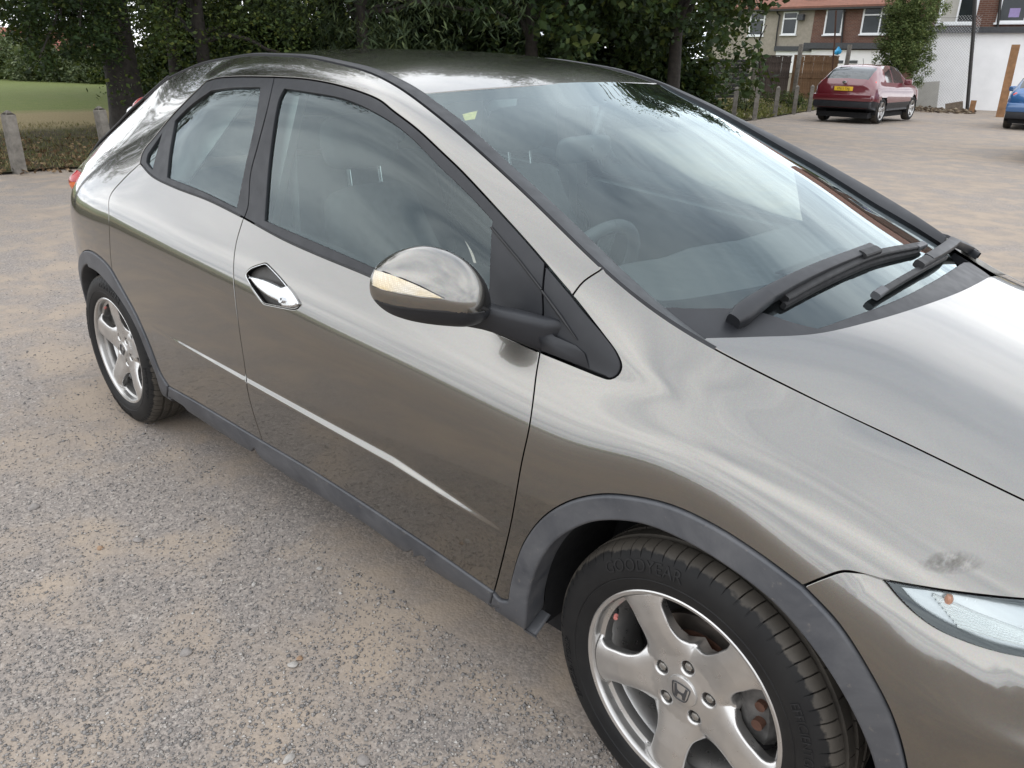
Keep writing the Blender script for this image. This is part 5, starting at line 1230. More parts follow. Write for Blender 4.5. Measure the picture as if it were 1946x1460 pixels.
def leaves(C, rad, n, L, asp, droop=0.0, up=.4, r=None, fold=.25):
    """n leaf blades round clump centres C with radii rad: folded rhombs, two quads... as four-vertex blades"""
    r = r or rng; k = r.integers(0, len(C), n); d = r.normal(0, 1, (n, 3)); d /= np.linalg.norm(d, axis=1)[:, None]
    P = C[k] + d * (rad[k] * r.uniform(.15, 1, n) ** .5)[:, None]
    ax = r.normal(0, 1, (n, 3)); ax[:, 2] = ax[:, 2] * (1 - droop) * .6 - droop * 1.2; ax /= np.linalg.norm(ax, axis=1)[:, None]
    nn = d * .5 + r.normal(0, .6, (n, 3)); nn[:, 2] += up; nn -= ax * (nn * ax).sum(1)[:, None]; nn /= np.linalg.norm(nn, axis=1)[:, None] + 1e-9
    sd = np.cross(ax, nn); ln = (L * np.exp(r.normal(0, .25, n)))[:, None]; w = ln * asp * .5
    tip = P + ax * ln; mid = P + ax * ln * .42
    V = np.stack([P, mid + sd * w - nn * w * fold, tip - nn * ln * .12, mid - sd * w - nn * w * fold, mid + nn * w * fold * .6], 1)
    F = np.array([(0, 1, 4), (1, 2, 4), (2, 3, 4), (3, 0, 4)])
    return V.reshape(-1, 3), (F[None] + 5 * np.arange(n)[:, None, None]).reshape(-1, 3)
def crown_clumps(c, rx, ry, rz, n, cr, lo=-1.0, seed=0, hollow=.55):
    r = np.random.default_rng(seed); out = []
    while len(out) < n:
        d = r.normal(0, 1, 3); d /= np.linalg.norm(d); q = r.uniform(hollow, 1.0) * (1 + .16 * sin(3 * atan2(d[1], d[0]) + seed) + .10 * sin(5 * d[2] + seed))
        if d[2] * q < lo: continue
        out.append(np.array(c) + d * q * np.array([rx, ry, rz]))
    return np.array(out), r.uniform(.7, 1.3, n) * cr
def limb(p0, p1, r0, r1, n=7, wig=.06, seed=0):
    r = np.random.default_rng(seed); p0, p1 = np.array(p0, float), np.array(p1, float); L = np.linalg.norm(p1 - p0); pts = []
    for k in range(n):
        t = k / (n - 1); pts.append(tuple(p0 + (p1 - p0) * t + r.normal(0, wig * L * .5, 3) * (0 < k < n - 1) + np.array([0, 0, .06 * L * sin(pi * t)])))
    return pts, list(np.linspace(r0, r1, n))
def make_tree(name, label, loc, trunk_h, trunk_r, cc, rad, nclump, cr, nleaf, L, asp, mat, droop=0.0, lo=-1.0, seed=1, group=None, hollow=.55, sides=14, lean=(0, 0)):
    root = empty(name, (loc[0], loc[1], float(ground_z(loc[0], loc[1])))); tag(root, label, 'tree', group)
    b = MB(); r = np.random.default_rng(seed)
    pts = [(lean[0] * t + .05 * sin(5 * t + seed) * trunk_r * 4 * t, lean[1] * t + .04 * cos(4 * t) * trunk_r * 4 * t, -.1 + (trunk_h + .1) * t) for t in np.linspace(0, 1, 12)]
    b.tube(pts, [trunk_r * (1.35 - .35 * min(1, t * 8)) * (1 - .35 * t) for t in np.linspace(0, 1, 12)], sides)
    C, R = crown_clumps(cc, *rad, nclump, cr, lo, seed, hollow)
    for k in range(9):
        t = C[r.integers(0, len(C))]; s = pts[r.integers(6, 12)]
        lp, lr = limb(s, t, trunk_r * .35, .02, 8, .07, seed + k); b.tube(lp, lr, 8)
    b.build('trunk', MT['bark'], root)
    V, F = leaves(C, R, nleaf, L, asp, droop, r=r); fast_mesh('crown', V, F, MT[mat], root)
    return root
def at_range(px, py, rg):
    v = px_ray(px, py); h = np.linalg.norm(v[:2]); return CAM_P + v * (rg / h)
# the big trunk beside the posts with boughs hanging over the lawn
tp = on_ground(252, 262)
BIG = make_tree('park_tree', 'large tree with thick dark trunk behind the hatchback and low hanging boughs', tp, 5.2, .30, (0, 0, 6.6), (5.4, 5.4, 3.2), 150, .75, 15000, .12, .55, 'leaf_dark', droop=.2, seed=3)
# low boughs of that tree: clumps set where they hang
low = []; r0_ = np.random.default_rng(31); gz0 = float(ground_z(tp[0], tp[1]))
while len(low) < 230:
    px, py = r0_.uniform(-40, 222), r0_.uniform(-60, 135)
    if py > np.interp(px, [-40, 0, 25, 45, 60, 85, 110, 135, 165, 190, 215], [25, 32, 45, 80, 110, 128, 122, 112, 118, 112, 105]): continue
    if hypot((px - 97) / 20, (py - 78) / 16) < 1 or hypot((px - 118) / 13, (py - 112) / 16) < 1 or hypot((px - 12) / 16, (py - 25) / 14) < 1 or hypot((px - 138) / 10, (py - 75) / 10) < 1: continue
    p = at_range(px, py, r0_.uniform(13.2, 16.5)) - np.array([tp[0], tp[1], gz0]); low.append((*p, r0_.uniform(.13, .26)))
low = np.array(low)
V, F = leaves(low[:, :3], low[:, 3], 15000, .07, .5, .35); fast_mesh('crown', V, F, MT['leaf_dark'], BIG)
for k, q in enumerate(low[::9]):
    lp, lr = limb((0, 0, 4.2 + .1 * (k % 5)), q[:3], .05, .010, 8, .05, k); MB().tube(lp, lr, 6).build('bough', MT['bark'], BIG)
# the row of trees behind the car
def tree_px(px, rg, *a, **k):
    p = at_range(px, 100, rg); return p[:2]
TREES = []
TREES.append(make_tree('hawthorn_tree', 'dense bushy small-leaved tree right of the big trunk', tree_px(385, 15.5), 3.0, .13, (0, 0, 3.1), (2.9, 2.5, 2.9), 150, .55, 24000, .062, .6, 'leaf_mid', lo=-.80, seed=11, hollow=.45))
TREES.append(make_tree('willow_tree', 'narrow-leaved willow-like tree drooping behind the car roof', tree_px(690, 16.2), 3.4, .14, (0, 0, 3.9), (3.1, 2.6, 3.4), 170, .60, 21000, .16, .16, 'leaf_willow', droop=.75, lo=-.78, seed=12, hollow=.45))
TREES.append(make_tree('sycamore_tree', 'broad-leaved tree with hanging clusters behind the car roof', tree_px(1010, 17.0), 3.2, .16, (0, 0, 4.2), (2.9, 2.6, 3.5), 150, .55, 16000, .13, .85, 'leaf_dark', droop=.3, lo=-.80, seed=13, hollow=.5))
TREES.append(make_tree('sycamore_tree', 'dark broad-leaved tree overhanging the dark slatted fence', tree_px(1285, 19.0), 3.0, .17, (0, 0, 4.6), (2.7, 2.4, 3.6), 150, .55, 15000, .13, .85, 'leaf_dark', droop=.3, lo=-.83, seed=14, hollow=.5))
# a second row further back and, across the car park behind the photographer, the trees the paint reflects
def again(src, xy, rz, s, label, group):
    c = copy_tree(src); c.location = (xy[0], xy[1], float(ground_z(xy[0], xy[1]))); c.rotation_euler = (0, 0, rz); c.scale = (s, s, s); tag(c, label, 'tree', group); return c
for px, rg, k, s in ((330, 21, 1, 1.25), (520, 22, 0, 1.5), (640, 23, 2, 1.3), (840, 23, 1, 1.3), (930, 24, 3, 1.25), (1120, 25, 2, 1.2), (1240, 27, 0, 1.3)):
    again(TREES[k], tree_px(px, rg), px * .1, s, 'dark tree standing in the second row behind the car', 'second row of trees')
for px, rg, k, s in ((240, 29, 0, 1.7), (360, 27, 2, 1.6), (450, 30, 1, 1.7), (560, 28, 3, 1.6), (700, 29, 0, 1.8), (790, 28, 2, 1.6), (900, 30, 1, 1.7), (1000, 29, 0, 1.8), (1090, 31, 3, 1.6), (1180, 30, 0, 1.7), (1270, 33, 2, 1.4)):
    again(TREES[k], tree_px(px, rg + 4), px * .13, s * 1.45, 'tree filling the gaps in the wood behind the second row', 'third row of trees')
OV = make_tree('park_tree', 'spreading tree whose high boughs reach over the verge left of the big trunk', (-12.2, -1.2), 5.2, .28, (.3, 0, 7.4), (4.9, 4.9, 3.0), 200, .55, 24000, .11, .7, 'leaf_dark', droop=.2, seed=21, hollow=.35)
C_, R_c = crown_clumps((.5, 0, 4.0), 3.1, 3.1, 2.0, 120, .45, -1, 23, .3); V, F = leaves(C_, R_c, 13000, .10, .7, .25); fast_mesh('crown', V, F, MT['leaf_dark'], OV)
# undergrowth that closes the view below the crowns
UG = shrub0 = None
# ---- shrubs
def shrub(name, label, loc, rad, n, nleaf, L, asp, mat, seed, cat='shrub', group=None, z=.5, cr=.22):
    root = empty(name, (loc[0], loc[1], float(ground_z(loc[0], loc[1])))); tag(root, label, cat, group); r = np.random.default_rng(seed)
    C, R = crown_clumps((0, 0, rad[2] * z), rad[0], rad[1], rad[2], n, cr, -min(z, 1.0), seed, .3)
    b = MB()
    for k in range(8):
        lp, lr = limb((r.normal(0, .08), r.normal(0, .08), -.05), C[r.integers(0, n)], .03, .006, 6, .08, seed + k); b.tube(lp, lr, 6)
    b.build('stem', MT['bark'], root); V, F = leaves(C, R, nleaf, L, asp, r=r); V[:, 2] = np.maximum(V[:, 2], .0); fast_mesh('foliage', V, F, MT[mat], root); return root
UG = shrub('undergrowth_shrub', 'dense dark undergrowth shrub below the trees behind the car', tree_px(318, 22.5), (1.7, 1.0, 1.75), 90, 9000, .14, .6, 'leaf_dark', 77, 'shrub', 'undergrowth below the trees', z=.55, cr=.42)
for q, px in enumerate(range(395, 1330, 72)):
    c = again(UG, tree_px(px, 22.5 + 1.5 * sin(q * 1.9)), q * 1.1, 1.0 + .18 * sin(q * 3.3), UG['label'], 'undergrowth below the trees'); c['category'] = 'shrub'
for k, (px, rg, rx, rz) in enumerate(((5, 50, 2.4, 2.6), (42, 48, 2.2, 1.7), (78, 47, 2.0, 1.4), (112, 47, 2.0, 1.1), (145, 46, 2.0, 1.35), (178, 45, 1.8, 1.1), (208, 44, 1.7, 1.3), (-45, 52, 2.8, 2.8))):
    shrub('hedge_shrub', 'pale green shrub in the hedge along the far side of the lawn', tree_px(px, rg), (rx, 1.2, rz), 50, 4600, .17, .5, 'leaf_bush' if k % 3 else 'leaf_mid', 40 + k, 'shrub', 'hedge shrubs beyond the lawn', z=.35, cr=.38)
shrub('garden_shrub', 'variegated pale shrub among the posts below the brown fence', tree_px(1428, 30.0), (.72, .5, .85), 34, 2600, .05, .6, 'leaf_bush', 60, z=.5, cr=.16)
shrub('garden_shrub', 'low dark green shrub at the foot of the brown fence beside the red car', tree_px(1530, 33.5), (.8, .5, .5), 30, 1800, .05, .6, 'leaf_mid', 61, z=.4, cr=.16)
shrub('garden_shrub', 'small weedy green shrub by the fence foot, left of the low dark one', tree_px(1490, 38.0), (.9, .5, .5), 30, 1500, .05, .6, 'leaf_mid', 63, z=.4, cr=.16)
# the tall egg-shaped evergreen beyond the red car
tp2 = at_range(1709, 150, 36.0)
shrub('evergreen_tree', 'tall egg-shaped bright green evergreen between the red car and the white wall', tp2[:2], (1.12, 1.0, 2.1), 300, 40000, .08, .42, 'leaf_ever', 62, 'tree', None, z=1.36, cr=.22)
# ------------------------------------------------------------------ posts, fences, houses
MT['concrete'] = simple('weathered_concrete', (0.165, 0.150, 0.130), 0.9, var=0.4, scale=9, bmp=0.3, bscale=70)
MT['wood_old'] = simple('old_grey_timber', (0.130, 0.108, 0.085), 0.9, var=0.4, scale=7, bmp=0.4, bscale=40)
MT['wood_brown'] = simple('brown_fence_board', (0.165, 0.095, 0.050), 0.85, var=0.3, scale=6, bmp=0.3, bscale=40)
MT['wood_dark'] = simple('dark_fence_board', (0.060, 0.045, 0.038), 0.9, var=0.4, scale=6, bmp=0.3, bscale=40)
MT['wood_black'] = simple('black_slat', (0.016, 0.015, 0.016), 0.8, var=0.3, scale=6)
MT['white_upvc'] = simple('white_frame', (0.74, 0.75, 0.76), 0.45, var=0.04)
MT['pane'] = simple('dark_window', (0.020, 0.024, 0.026), 0.08, var=0.2, scale=2)
MT['render'] = simple('pebbledash_render', (0.290, 0.258, 0.215), 0.95, var=0.14, scale=5, bmp=0.6, bscale=60)
MT['whitewash'] = simple('whitewashed_wall', (0.80, 0.80, 0.805), 0.85, var=0.05, scale=1.6, bmp=0.15, bscale=20)
MT['iron'] = simple('dark_iron', (0.022, 0.020, 0.019), 0.6, var=0.3)
MT['board_tan'] = simple('raw_orange_board', (0.245, 0.130, 0.062), 0.85, var=0.3, scale=5, bmp=0.3, bscale=40)
MT['board_grey'] = simple('grey_sheet', (0.40, 0.385, 0.345), 0.8, var=0.1, scale=4)
MT['blue_bag'] = simple('bright_blue_sheet', (0.02, 0.33, 0.62), 0.5, var=0.1)
MT['felt'] = simple('grey_felt', (0.055, 0.057, 0.062), 0.8, var=0.2)
def brick_mat(name, a, bb, mortar, sc=1.0):
    m, nt, b = mat_new(name); co = obj_co(nt); sw = nd(nt, 'ShaderNodeSeparateXYZ'); nt.links.new(co, sw.inputs[0]); cb = nd(nt, 'ShaderNodeCombineXYZ'); nt.links.new(sw.outputs[0], cb.inputs[0]); nt.links.new(sw.outputs[2], cb.inputs[1])
    br = nd(nt, 'ShaderNodeTexBrick', ins={'Color1': (*a, 1), 'Color2': (*bb, 1), 'Mortar': (*mortar, 1), 'Scale': sc, 'Mortar Size': 0.012, 'Brick Width': 0.225, 'Row Height': 0.075, 'Bias': -0.1}); nt.links.new(cb.outputs[0], br.inputs['Vector'])
    c = mixc(nt, ramp(nt, noise(nt, co, 2.2, 6, 0.65), [(0.35, 0.0), (0.75, 0.55)]), br.outputs['Color'], tuple(x * .55 for x in a)); nt.links.new(c, b.inputs['Base Color']); b.inputs['Roughness'].default_value = 0.92; bump(nt, b, br.outputs['Fac'], -0.4, 0.01); return m
MT['brick'] = brick_mat('red_brown_brick', (0.150, 0.062, 0.040), (0.105, 0.046, 0.034), (0.17, 0.135, 0.11))
def tile_mat():
    m, nt, b = mat_new('orange_roof_tile'); co = obj_co(nt); w = nd(nt, 'ShaderNodeTexWave', ins={'Scale': 2.6, 'Distortion': 0.6, 'Detail': 2.0}); w.bands_direction = 'Y'; nt.links.new(co, w.inputs['Vector'])
    c = mixc(nt, ramp(nt, noise(nt, co, 6, 6, 0.7), [(0.3, 0.0), (0.7, 1.0)]), (0.27, 0.120, 0.080), (0.185, 0.088, 0.064)); c = mixc(nt, ramp(nt, w.outputs['Fac'], [(0.0, 0.6), (0.25, 0.0)]), c, (0.09, 0.04, 0.03)); nt.links.new(c, b.inputs['Base Color']); b.inputs['Roughness'].default_value = 0.9; bump(nt, b, w.outputs['Fac'], 0.6, 0.03); return m
MT['tile'] = tile_mat()
# concrete posts: square, with a weathered top like a low pyramid
def post(p, hgt, w, rz, label, tilt=0.0):
    b = MB(); rings = [[(sx * w * k / 2, sy * w * k / 2, z) for sx, sy in ((-1, -1), (1, -1), (1, 1), (-1, 1))] for k, z in ((1.02, -.15), (1.02, 0), (1, hgt * .5), (.96, hgt - w * .42), (.90, hgt - w * .38), (.32, hgt - .01), (.1, hgt))]
    o = b.loft(rings).build('concrete_post', MT['concrete'], None, sharp=25); md = o.modifiers.new('b', 'BEVEL'); md.width = .012; md.segments = 2; md.limit_method = 'ANGLE'
    o.location = (p[0], p[1], float(ground_z(p[0], p[1]))); o.rotation_euler = (tilt, tilt * .6, rz); tag(o, label, 'post', 'concrete posts edging the car park'); return o
edge_ang = atan2(edge_dir[1], edge_dir[0])
post(on_ground(38, 330), .74, .125, edge_ang + .25, 'leaning grey concrete post at the lawn edge, away from the tree', .02)
q2 = on_ground(207, 300); post(q2, .70, .125, edge_ang + .3, 'grey concrete post beside the big tree trunk, behind the car tail', -.015)
for px, by, ty, lab in ((1351, 222, 176, 'short post just beyond the far windscreen pillar'), (1393.5, 226, 175, 'concrete post between the windscreen pillar and the corner post'), (1433, 229, 175, 'corner concrete post standing in front of the variegated shrub'), (1471.7, 222.5, 174, 'concrete post next after the corner post towards the red car'), (1507.7, 217.5, 172, 'concrete post near the low dark shrub, second after the corner'), (1537, 212.5, 171, 'concrete post partly hidden by the rear of the red car')):
    p = on_ground(px, by); rg = np.linalg.norm((p - CAM_P)[:2]); hgt = (by - ty) / CAM_F * np.linalg.norm(p - CAM_P) * 1.02; post(p, hgt, .13, .5, lab)
def frame_from(pa, pb):
    """local frame along a wall: origin, angle, and pixel -> (along, up)"""
    pa, pb = np.array(pa[:2]), np.array(pb[:2]); t = (pb - pa) / np.linalg.norm(pb - pa); n = np.array([t[1], -t[0]])
    if n @ (CAM_P[:2] - pa) < 0: n = -n
    z0 = float(ground_z(*pa)); ang = atan2(t[1], t[0])
    def loc(px, py):
        v = px_ray(px, py); s = ((pa - CAM_P[:2]) @ n) / (v[:2] @ n); P = CAM_P + v * s; return float((P[:2] - pa) @ t), float(P[2] - z0)
    sgn = 1.0 if (np.array([-sin(ang), cos(ang)]) @ n) > 0 else -1.0
    return pa, ang, z0, loc, sgn      # local +y * sgn faces the camera
def bx(b, x0, x1, z0, z1, f0, f1, sg):
    """box on the facade; f = distance in front of the wall face"""
    ya, yb = sorted((sg * f0, sg * f1)); return b.box((min(x0, x1), ya, min(z0, z1)), (max(x0, x1), yb, max(z0, z1)))
def window(root, loc, sg, px0, px1, py0, py1, split=None, transom=None, open_=False):
    x0, z1 = loc(px0, py0); x1, z0 = loc(px1, py1); fw = .075
    w = bx(MB(), x0, x1, z0, z1, .005, .015, sg).build('window', MT['pane'], root, smooth=False)
    f = MB(); bx(f, x0 - .02, x0 + fw, z0, z1, .0, .05, sg); bx(f, x1 - fw, x1 + .02, z0, z1, .0, .05, sg); bx(f, x0 + fw, x1 - fw, z1 - fw, z1, .0, .048, sg); bx(f, x0 + fw, x1 - fw, z0, z0 + fw, .0, .048, sg)
    if split is not None: xs = x0 + (x1 - x0) * split; bx(f, xs - .035, xs + .035, z0 + fw, z1 - fw, .0, .046, sg)
    if transom is not None: zt = z0 + (z1 - z0) * transom; bx(f, x0 + fw, x1 - fw, zt - .035, zt + .035, .0, .044, sg)
    f.build('frame', MT['white_upvc'], w, smooth=False); bx(MB(), x0 - .07, x1 + .07, z0 - .07, z0 - .002, 0, .11, sg).build('sill', MT['white_upvc'], w, smooth=False)
    if open_:      # casement swung out and the pale curtain behind
        s = MB(); s.box((x0 - .02, sg * .05 if sg > 0 else -.24, z0 + .03), (x0 + .03, sg * .24 if sg > 0 else -.05, z1 - .03)); s.build('open_casement', MT['white_upvc'], w, smooth=False)
        bx(MB(), x0 + fw, x0 + (x1 - x0) * .47, z0 + fw, z1 - fw, .016, .022, sg).build('curtain', MT['board_grey'], w, smooth=False)
    return w
# --- terrace of two houses
TA, TB = at_range(1340, 100, 60.0), at_range(1775, 100, 53.0)
pa, ang, z0, loc, sg = frame_from(TA, TB)
LT_ = np.linalg.norm((TB - TA)[:2]); ez = loc(1560, 14)[1]; xm = loc(1543, 60)[0]
def house(name, label, x0, x1, mat, roof=True):
    root = empty(name, (pa[0], pa[1], z0), ang); tag(root, label, 'house', 'terraced houses beyond the fence')
    ya, yb = sorted((0.0, -sg * 7.0)); MB().box((x0, ya, -1.5), (x1, yb, ez)).build('wall', mat, root, smooth=False)
    r = MB(); e0, e1 = sg * .35, -sg * 3.6
    V = [(x0, e0, ez - .06), (x1, e0, ez - .06), (x1, e1, ez + 2.6), (x0, e1, ez + 2.6), (x0, -sg * 7.3, ez - .06), (x1, -sg * 7.3, ez - .06), (x0, e0, ez + .06), (x1, e0, ez + .06), (x1, e1, ez + 2.74), (x0, e1, ez + 2.74), (x0, -sg * 7.3, ez + .06), (x1, -sg * 7.3, ez + .06)]
    r.add(V, [(0, 1, 2, 3), (6, 9, 8, 7), (0, 6, 7, 1), (3, 2, 5, 4), (9, 10, 11, 8), (4, 5, 11, 10), (0, 3, 9, 6), (1, 7, 8, 2), (3, 4, 10, 9), (2, 8, 11, 5)])
    rf = r.build('roof', MT['tile'], root, smooth=False)
    g = MB(); bx(g, x0, x1, ez - .16, ez - .05, .02, .40, sg); g.build('gutter', MT['iron'], root, smooth=False)
    return root, rf
H1, R1 = house('terraced_house', 'house with beige pebbledash upper wall and orange tiled roof', 0, xm - .002, MT['render'])
H2, R2 = house('terraced_house', 'red brick terraced house with orange tiled roof behind the brown fence', xm + .002, LT_, MT['brick'])
window(H1, loc, sg, 1428, 1450, 24, 68, None, .68); window(H1, loc, sg, 1491, 1512, 23, 66, None, .70)
window(H2, loc, sg, 1573, 1598, 16, 66); window(H2, loc, sg, 1644, 1690, 13, 65, .62, .70)
def pipe(root, pts, r, loc, sg, name='downpipe', mat='iron'):
    P = []
    for px, py in pts: x, z = loc(px, py); P.append((x, sg * .09, z))
    return MB().tube(P, r, 8).build(name, MT[mat], root)
pipe(H1, [(1477, 18), (1479, 26), (1483, 30), (1478, 62), (1474, 98)], .045, loc, sg); pipe(H2, [(1606, 12), (1605, 28), (1602, 60), (1600, 84)], .05, loc, sg)
x0, zt = loc(1474, 88); x1, zb_ = loc(1552, 98); bx(MB(), x0, x1, zb_, zt, .01, .16, sg).build('ledge', MT['felt'], H1, smooth=False)
x0, zt = loc(1541, 82); x1, zb_ = loc(1700, 94); bx(MB(), x0, x1, zb_, zt, .012, .9, sg).build('lean_to_roof', MT['felt'], H2, smooth=False)
x0, zt = loc(1476, 96); x1, zb_ = loc(1552, 140); bx(MB(), x0, x1, zb_, zt, .008, .05, sg).build('ground_floor_wall', MT['whitewash'], H1, smooth=False)
x0, zt = loc(1553, 95); x1, zb_ = loc(1700, 140); bx(MB(), x0, x1, zb_, zt, .01, .7, sg).build('lean_to_wall', MT['whitewash'], H2, smooth=False)
for px0, px1 in ((1601, 1612), (1618, 1639)):
    x0, zt = loc(px0, 115); x1, zb_ = loc(px1, 121); bx(MB(), x0, x1, zb_, zt, .70, .72, sg).build('small_window', MT['pane'], H2, smooth=False)
x0, zt = loc(1520, 28); x1, zb_ = loc(1529, 39); bx(MB(), x0, x1, zb_, zt, .0, .3, sg).build('extractor_box', MT['felt'], H1, smooth=False)
xa, za_ = loc(1528, -2); xb, zb2 = loc(1568, 7)
sk = MB().box((xa, -.45, -.03), (xb, .45, .05)).build('roof_light', MT['board_grey'], R1 if xb < xm else R2, smooth=False); sk.location = (0, -sg * .55, ez + .72); sk.rotation_euler = (-sg * .62, 0, 0)
# --- right-hand house: brick over a whitewashed lower wall
RA, RB = at_range(1722, 100, 40.4), at_range(2150, 100, 40.0)
pa3, ang3, z03, loc3, sg3 = frame_from(RA, RB); L3 = np.linalg.norm((RB - RA)[:2])
H3 = empty('brick_house', (pa3[0], pa3[1], z03), ang3); tag(H3, 'brick house with an open upstairs window above a whitewashed lower wall', 'house')
zbnd = loc3(1850, 57)[1]; x_l = loc3(1752, 30)[0]
ya, yb = sorted((-.02 * sg3, -sg3 * 7)); MB().box((x_l, ya, zbnd - .1), (L3, yb, 6.2)).build('wall', MT['brick'], H3, smooth=False)
ya, yb = sorted((sg3 * .12, -sg3 * 6.9)); MB().box((loc3(1735, 150)[0], ya, -1.0), (L3 + .01, yb, zbnd - .12)).build('ground_floor_wall', MT['whitewash'], H3, smooth=False)
bx(MB(), x_l - .05, L3, zbnd - .12, zbnd + .10, -.1, .30, sg3).build('ledge_roof', MT['felt'], H3, smooth=False)
V = [(x_l - .2, sg3 * .4, 6.1), (L3, sg3 * .4, 6.1), (L3, -sg3 * 3.5, 8.6), (x_l - .2, -sg3 * 3.5, 8.6), (x_l - .2, -sg3 * 7.4, 6.1), (L3, -sg3 * 7.4, 6.1)]
MB().add(V, [(0, 1, 2, 3), (3, 2, 5, 4), (0, 3, 4), (1, 5, 2), (0, 4, 5, 1)]).build('roof', MT['tile'], H3, smooth=False)
window(H3, loc3, sg3, 1797, 1851, -25, 45, .5, None, True); window(H3, loc3, sg3, 1910, 1948, -30, 43)
x0, z0_ = loc3(1920, 16); x1, z1_ = loc3(1936, 33); bx(MB(), x0, x1, z1_, z0_, .016, .03, sg3).build('window_bag', simple('lilac_bag', (.28, .22, .42), .6), H3, smooth=False)
pipe(H3, [(1904, -20), (1896, 52)], .05, loc3, sg3)
# --- things along the white wall
def stand(name, label, cat, pxb, pyb, pxt, pyt, w, d, mat, rg=None, group=None):
    """upright board or pole from its foot pixel to its top pixel"""
    p = at_range(pxb, pyb, rg) if rg else on_ground(pxb, pyb); r = np.linalg.norm((p - CAM_P)[:2]); q = at_range(pxt, pyt, r); q[:2] += 0
    gz = float(ground_z(p[0], p[1])); p = np.array([p[0], p[1], gz]); a = q - p; L = np.linalg.norm(a); a = a / L; s = np.cross(a, (CAM_P - p) / np.linalg.norm(CAM_P - p)); s /= np.linalg.norm(s); n = np.cross(s, a)
    V = [tuple(k * a * L - (a * .1 if k == 0 else 0) + s * i * w / 2 + n * j * d / 2) for k in (0, 1) for i, j in ((-1, -1), (1, -1), (1, 1), (-1, 1))]
    o = MB().add(V, [(0, 1, 2, 3), (4, 7, 6, 5), (0, 4, 5, 1), (1, 5, 6, 2), (2, 6, 7, 3), (3, 7, 4, 0)]).build(name, mat, None, smooth=False, loc=tuple(p)); tag(o, label, cat, group); return o
RW = 28.3
def pole(pts, rg, r, name, label, cat='pole', mat='iron'):
    P = [at_range(px, py, rg) for px, py in pts]; P[0][2] = float(ground_z(*P[0][:2])) - .1; b0 = P[0].copy()
    o = MB().tube([tuple(p - b0) for p in P], r, 10).build(name, MT[mat], None, loc=tuple(b0)); tag(o, label, cat); return o
pole([(1838, 214), (1845, 120), (1850, 60), (1856, -60)], 37.8, .07, 'iron_pole', 'dark iron fence pole standing before the white wall')
pole([(1582, 165), (1586, 80), (1589, 20)], 43.5, .04, 'thin_pole', 'thin rusty pole rising above the lighter brown fence', mat='rust')
stand('timber_post', 'leaning raw orange timber post beside the blue car', 'post', 1900, 222, 1931, 85, .26, .16, MT['board_tan'], 34.0)
stand('timber_offcut', 'short split orange timber stake by the iron pole', 'stake', 1845, 216, 1851, 191, .20, .08, MT['board_tan'], 36.8)
stand('iron_bracket', 'short black iron bar hanging before the white wall above the blue car', 'bar', 1938, 128, 1946, 90, .06, .05, MT['iron'], 26.6) if False else None
stand('grey_sheet', 'dull grey board leaning against the white wall beside the evergreen', 'board', 1756, 208, 1762, 156, .95, .04, MT['board_grey'], 39.3)
stand('broken_box', 'torn brown box lying at the foot of the white wall', 'box', 1812, 216, 1813, 195, .62, .40, simple('wet_cardboard', (.16, .125, .095), .9, var=.3, scale=8), 37.6)
# chain-link panel between the evergreen and the iron pole
ca, cb_ = at_range(1735, 120, 38.9), at_range(1846, 120, 38.0)
pa4, ang4, z04, loc4, sg4 = frame_from(ca, cb_); L4 = np.linalg.norm((cb_ - ca)[:2]); ht4 = 3.4
CL = empty('chain_link_fence', (pa4[0], pa4[1], z04), ang4); tag(CL, 'sagging chain-link mesh hung between evergreen and iron pole', 'fence')
b = MB(); step = .11
for k in range(int((L4 + ht4) / step)):
    for sgn in (1, -1):
        x0 = -ht4 + k * step if sgn > 0 else k * step; x1 = x0 + ht4 * sgn
        pts = []
        for t in (0, 1):
            pass
        ta, tb = 0.0, 1.0
        def clipx(x): return min(max(x, 0), L4)
        xa_, xb_ = clipx(x0), clipx(x1)
        if abs(xa_ - xb_) < .05: continue
        za1 = abs(xa_ - x0); zb1 = abs(xb_ - x0)
        b.tube([(xa_, 0, .15 + za1), (xb_, 0, .15 + zb1)], .0045, 3, caps=False)
w = b.build('wire_mesh', simple('galvanised_wire', (.42, .42, .42), .5, metal=.6), CL); w['kind'] = 'stuff'
MB().tube([(0, 0, ht4 + .1), (L4 / 2, 0, ht4 + .07), (L4, 0, ht4 + .1)], .006, 6).build('top_wire', MT['iron'], CL)
# litter of dead leaves and rubble along the wall foot
r_ = np.random.default_rng(5); npt = 700; PP = np.array([at_range(r_.uniform(1725, 1905), 0, r_.uniform(35.2, 38.8)) for _ in range(npt)]); PP[:, 2] = ground_z(PP[:, 0], PP[:, 1]) + r_.uniform(0, .10, npt) * (r_.uniform(0, 1, npt) < .6)
V_, F_ = pebbles(npt, PP, r_.uniform(.03, .11, npt), .4); tag(fast_mesh('leaf_litter', V_, F_, island_mat('dead_leaf_litter', [(0, (.06, .04, .026)), (.6, (.14, .10, .065)), (1, (.30, .25, .18))])), 'brown rubble and dead leaves along the foot of the white wall', 'litter', kind='stuff')
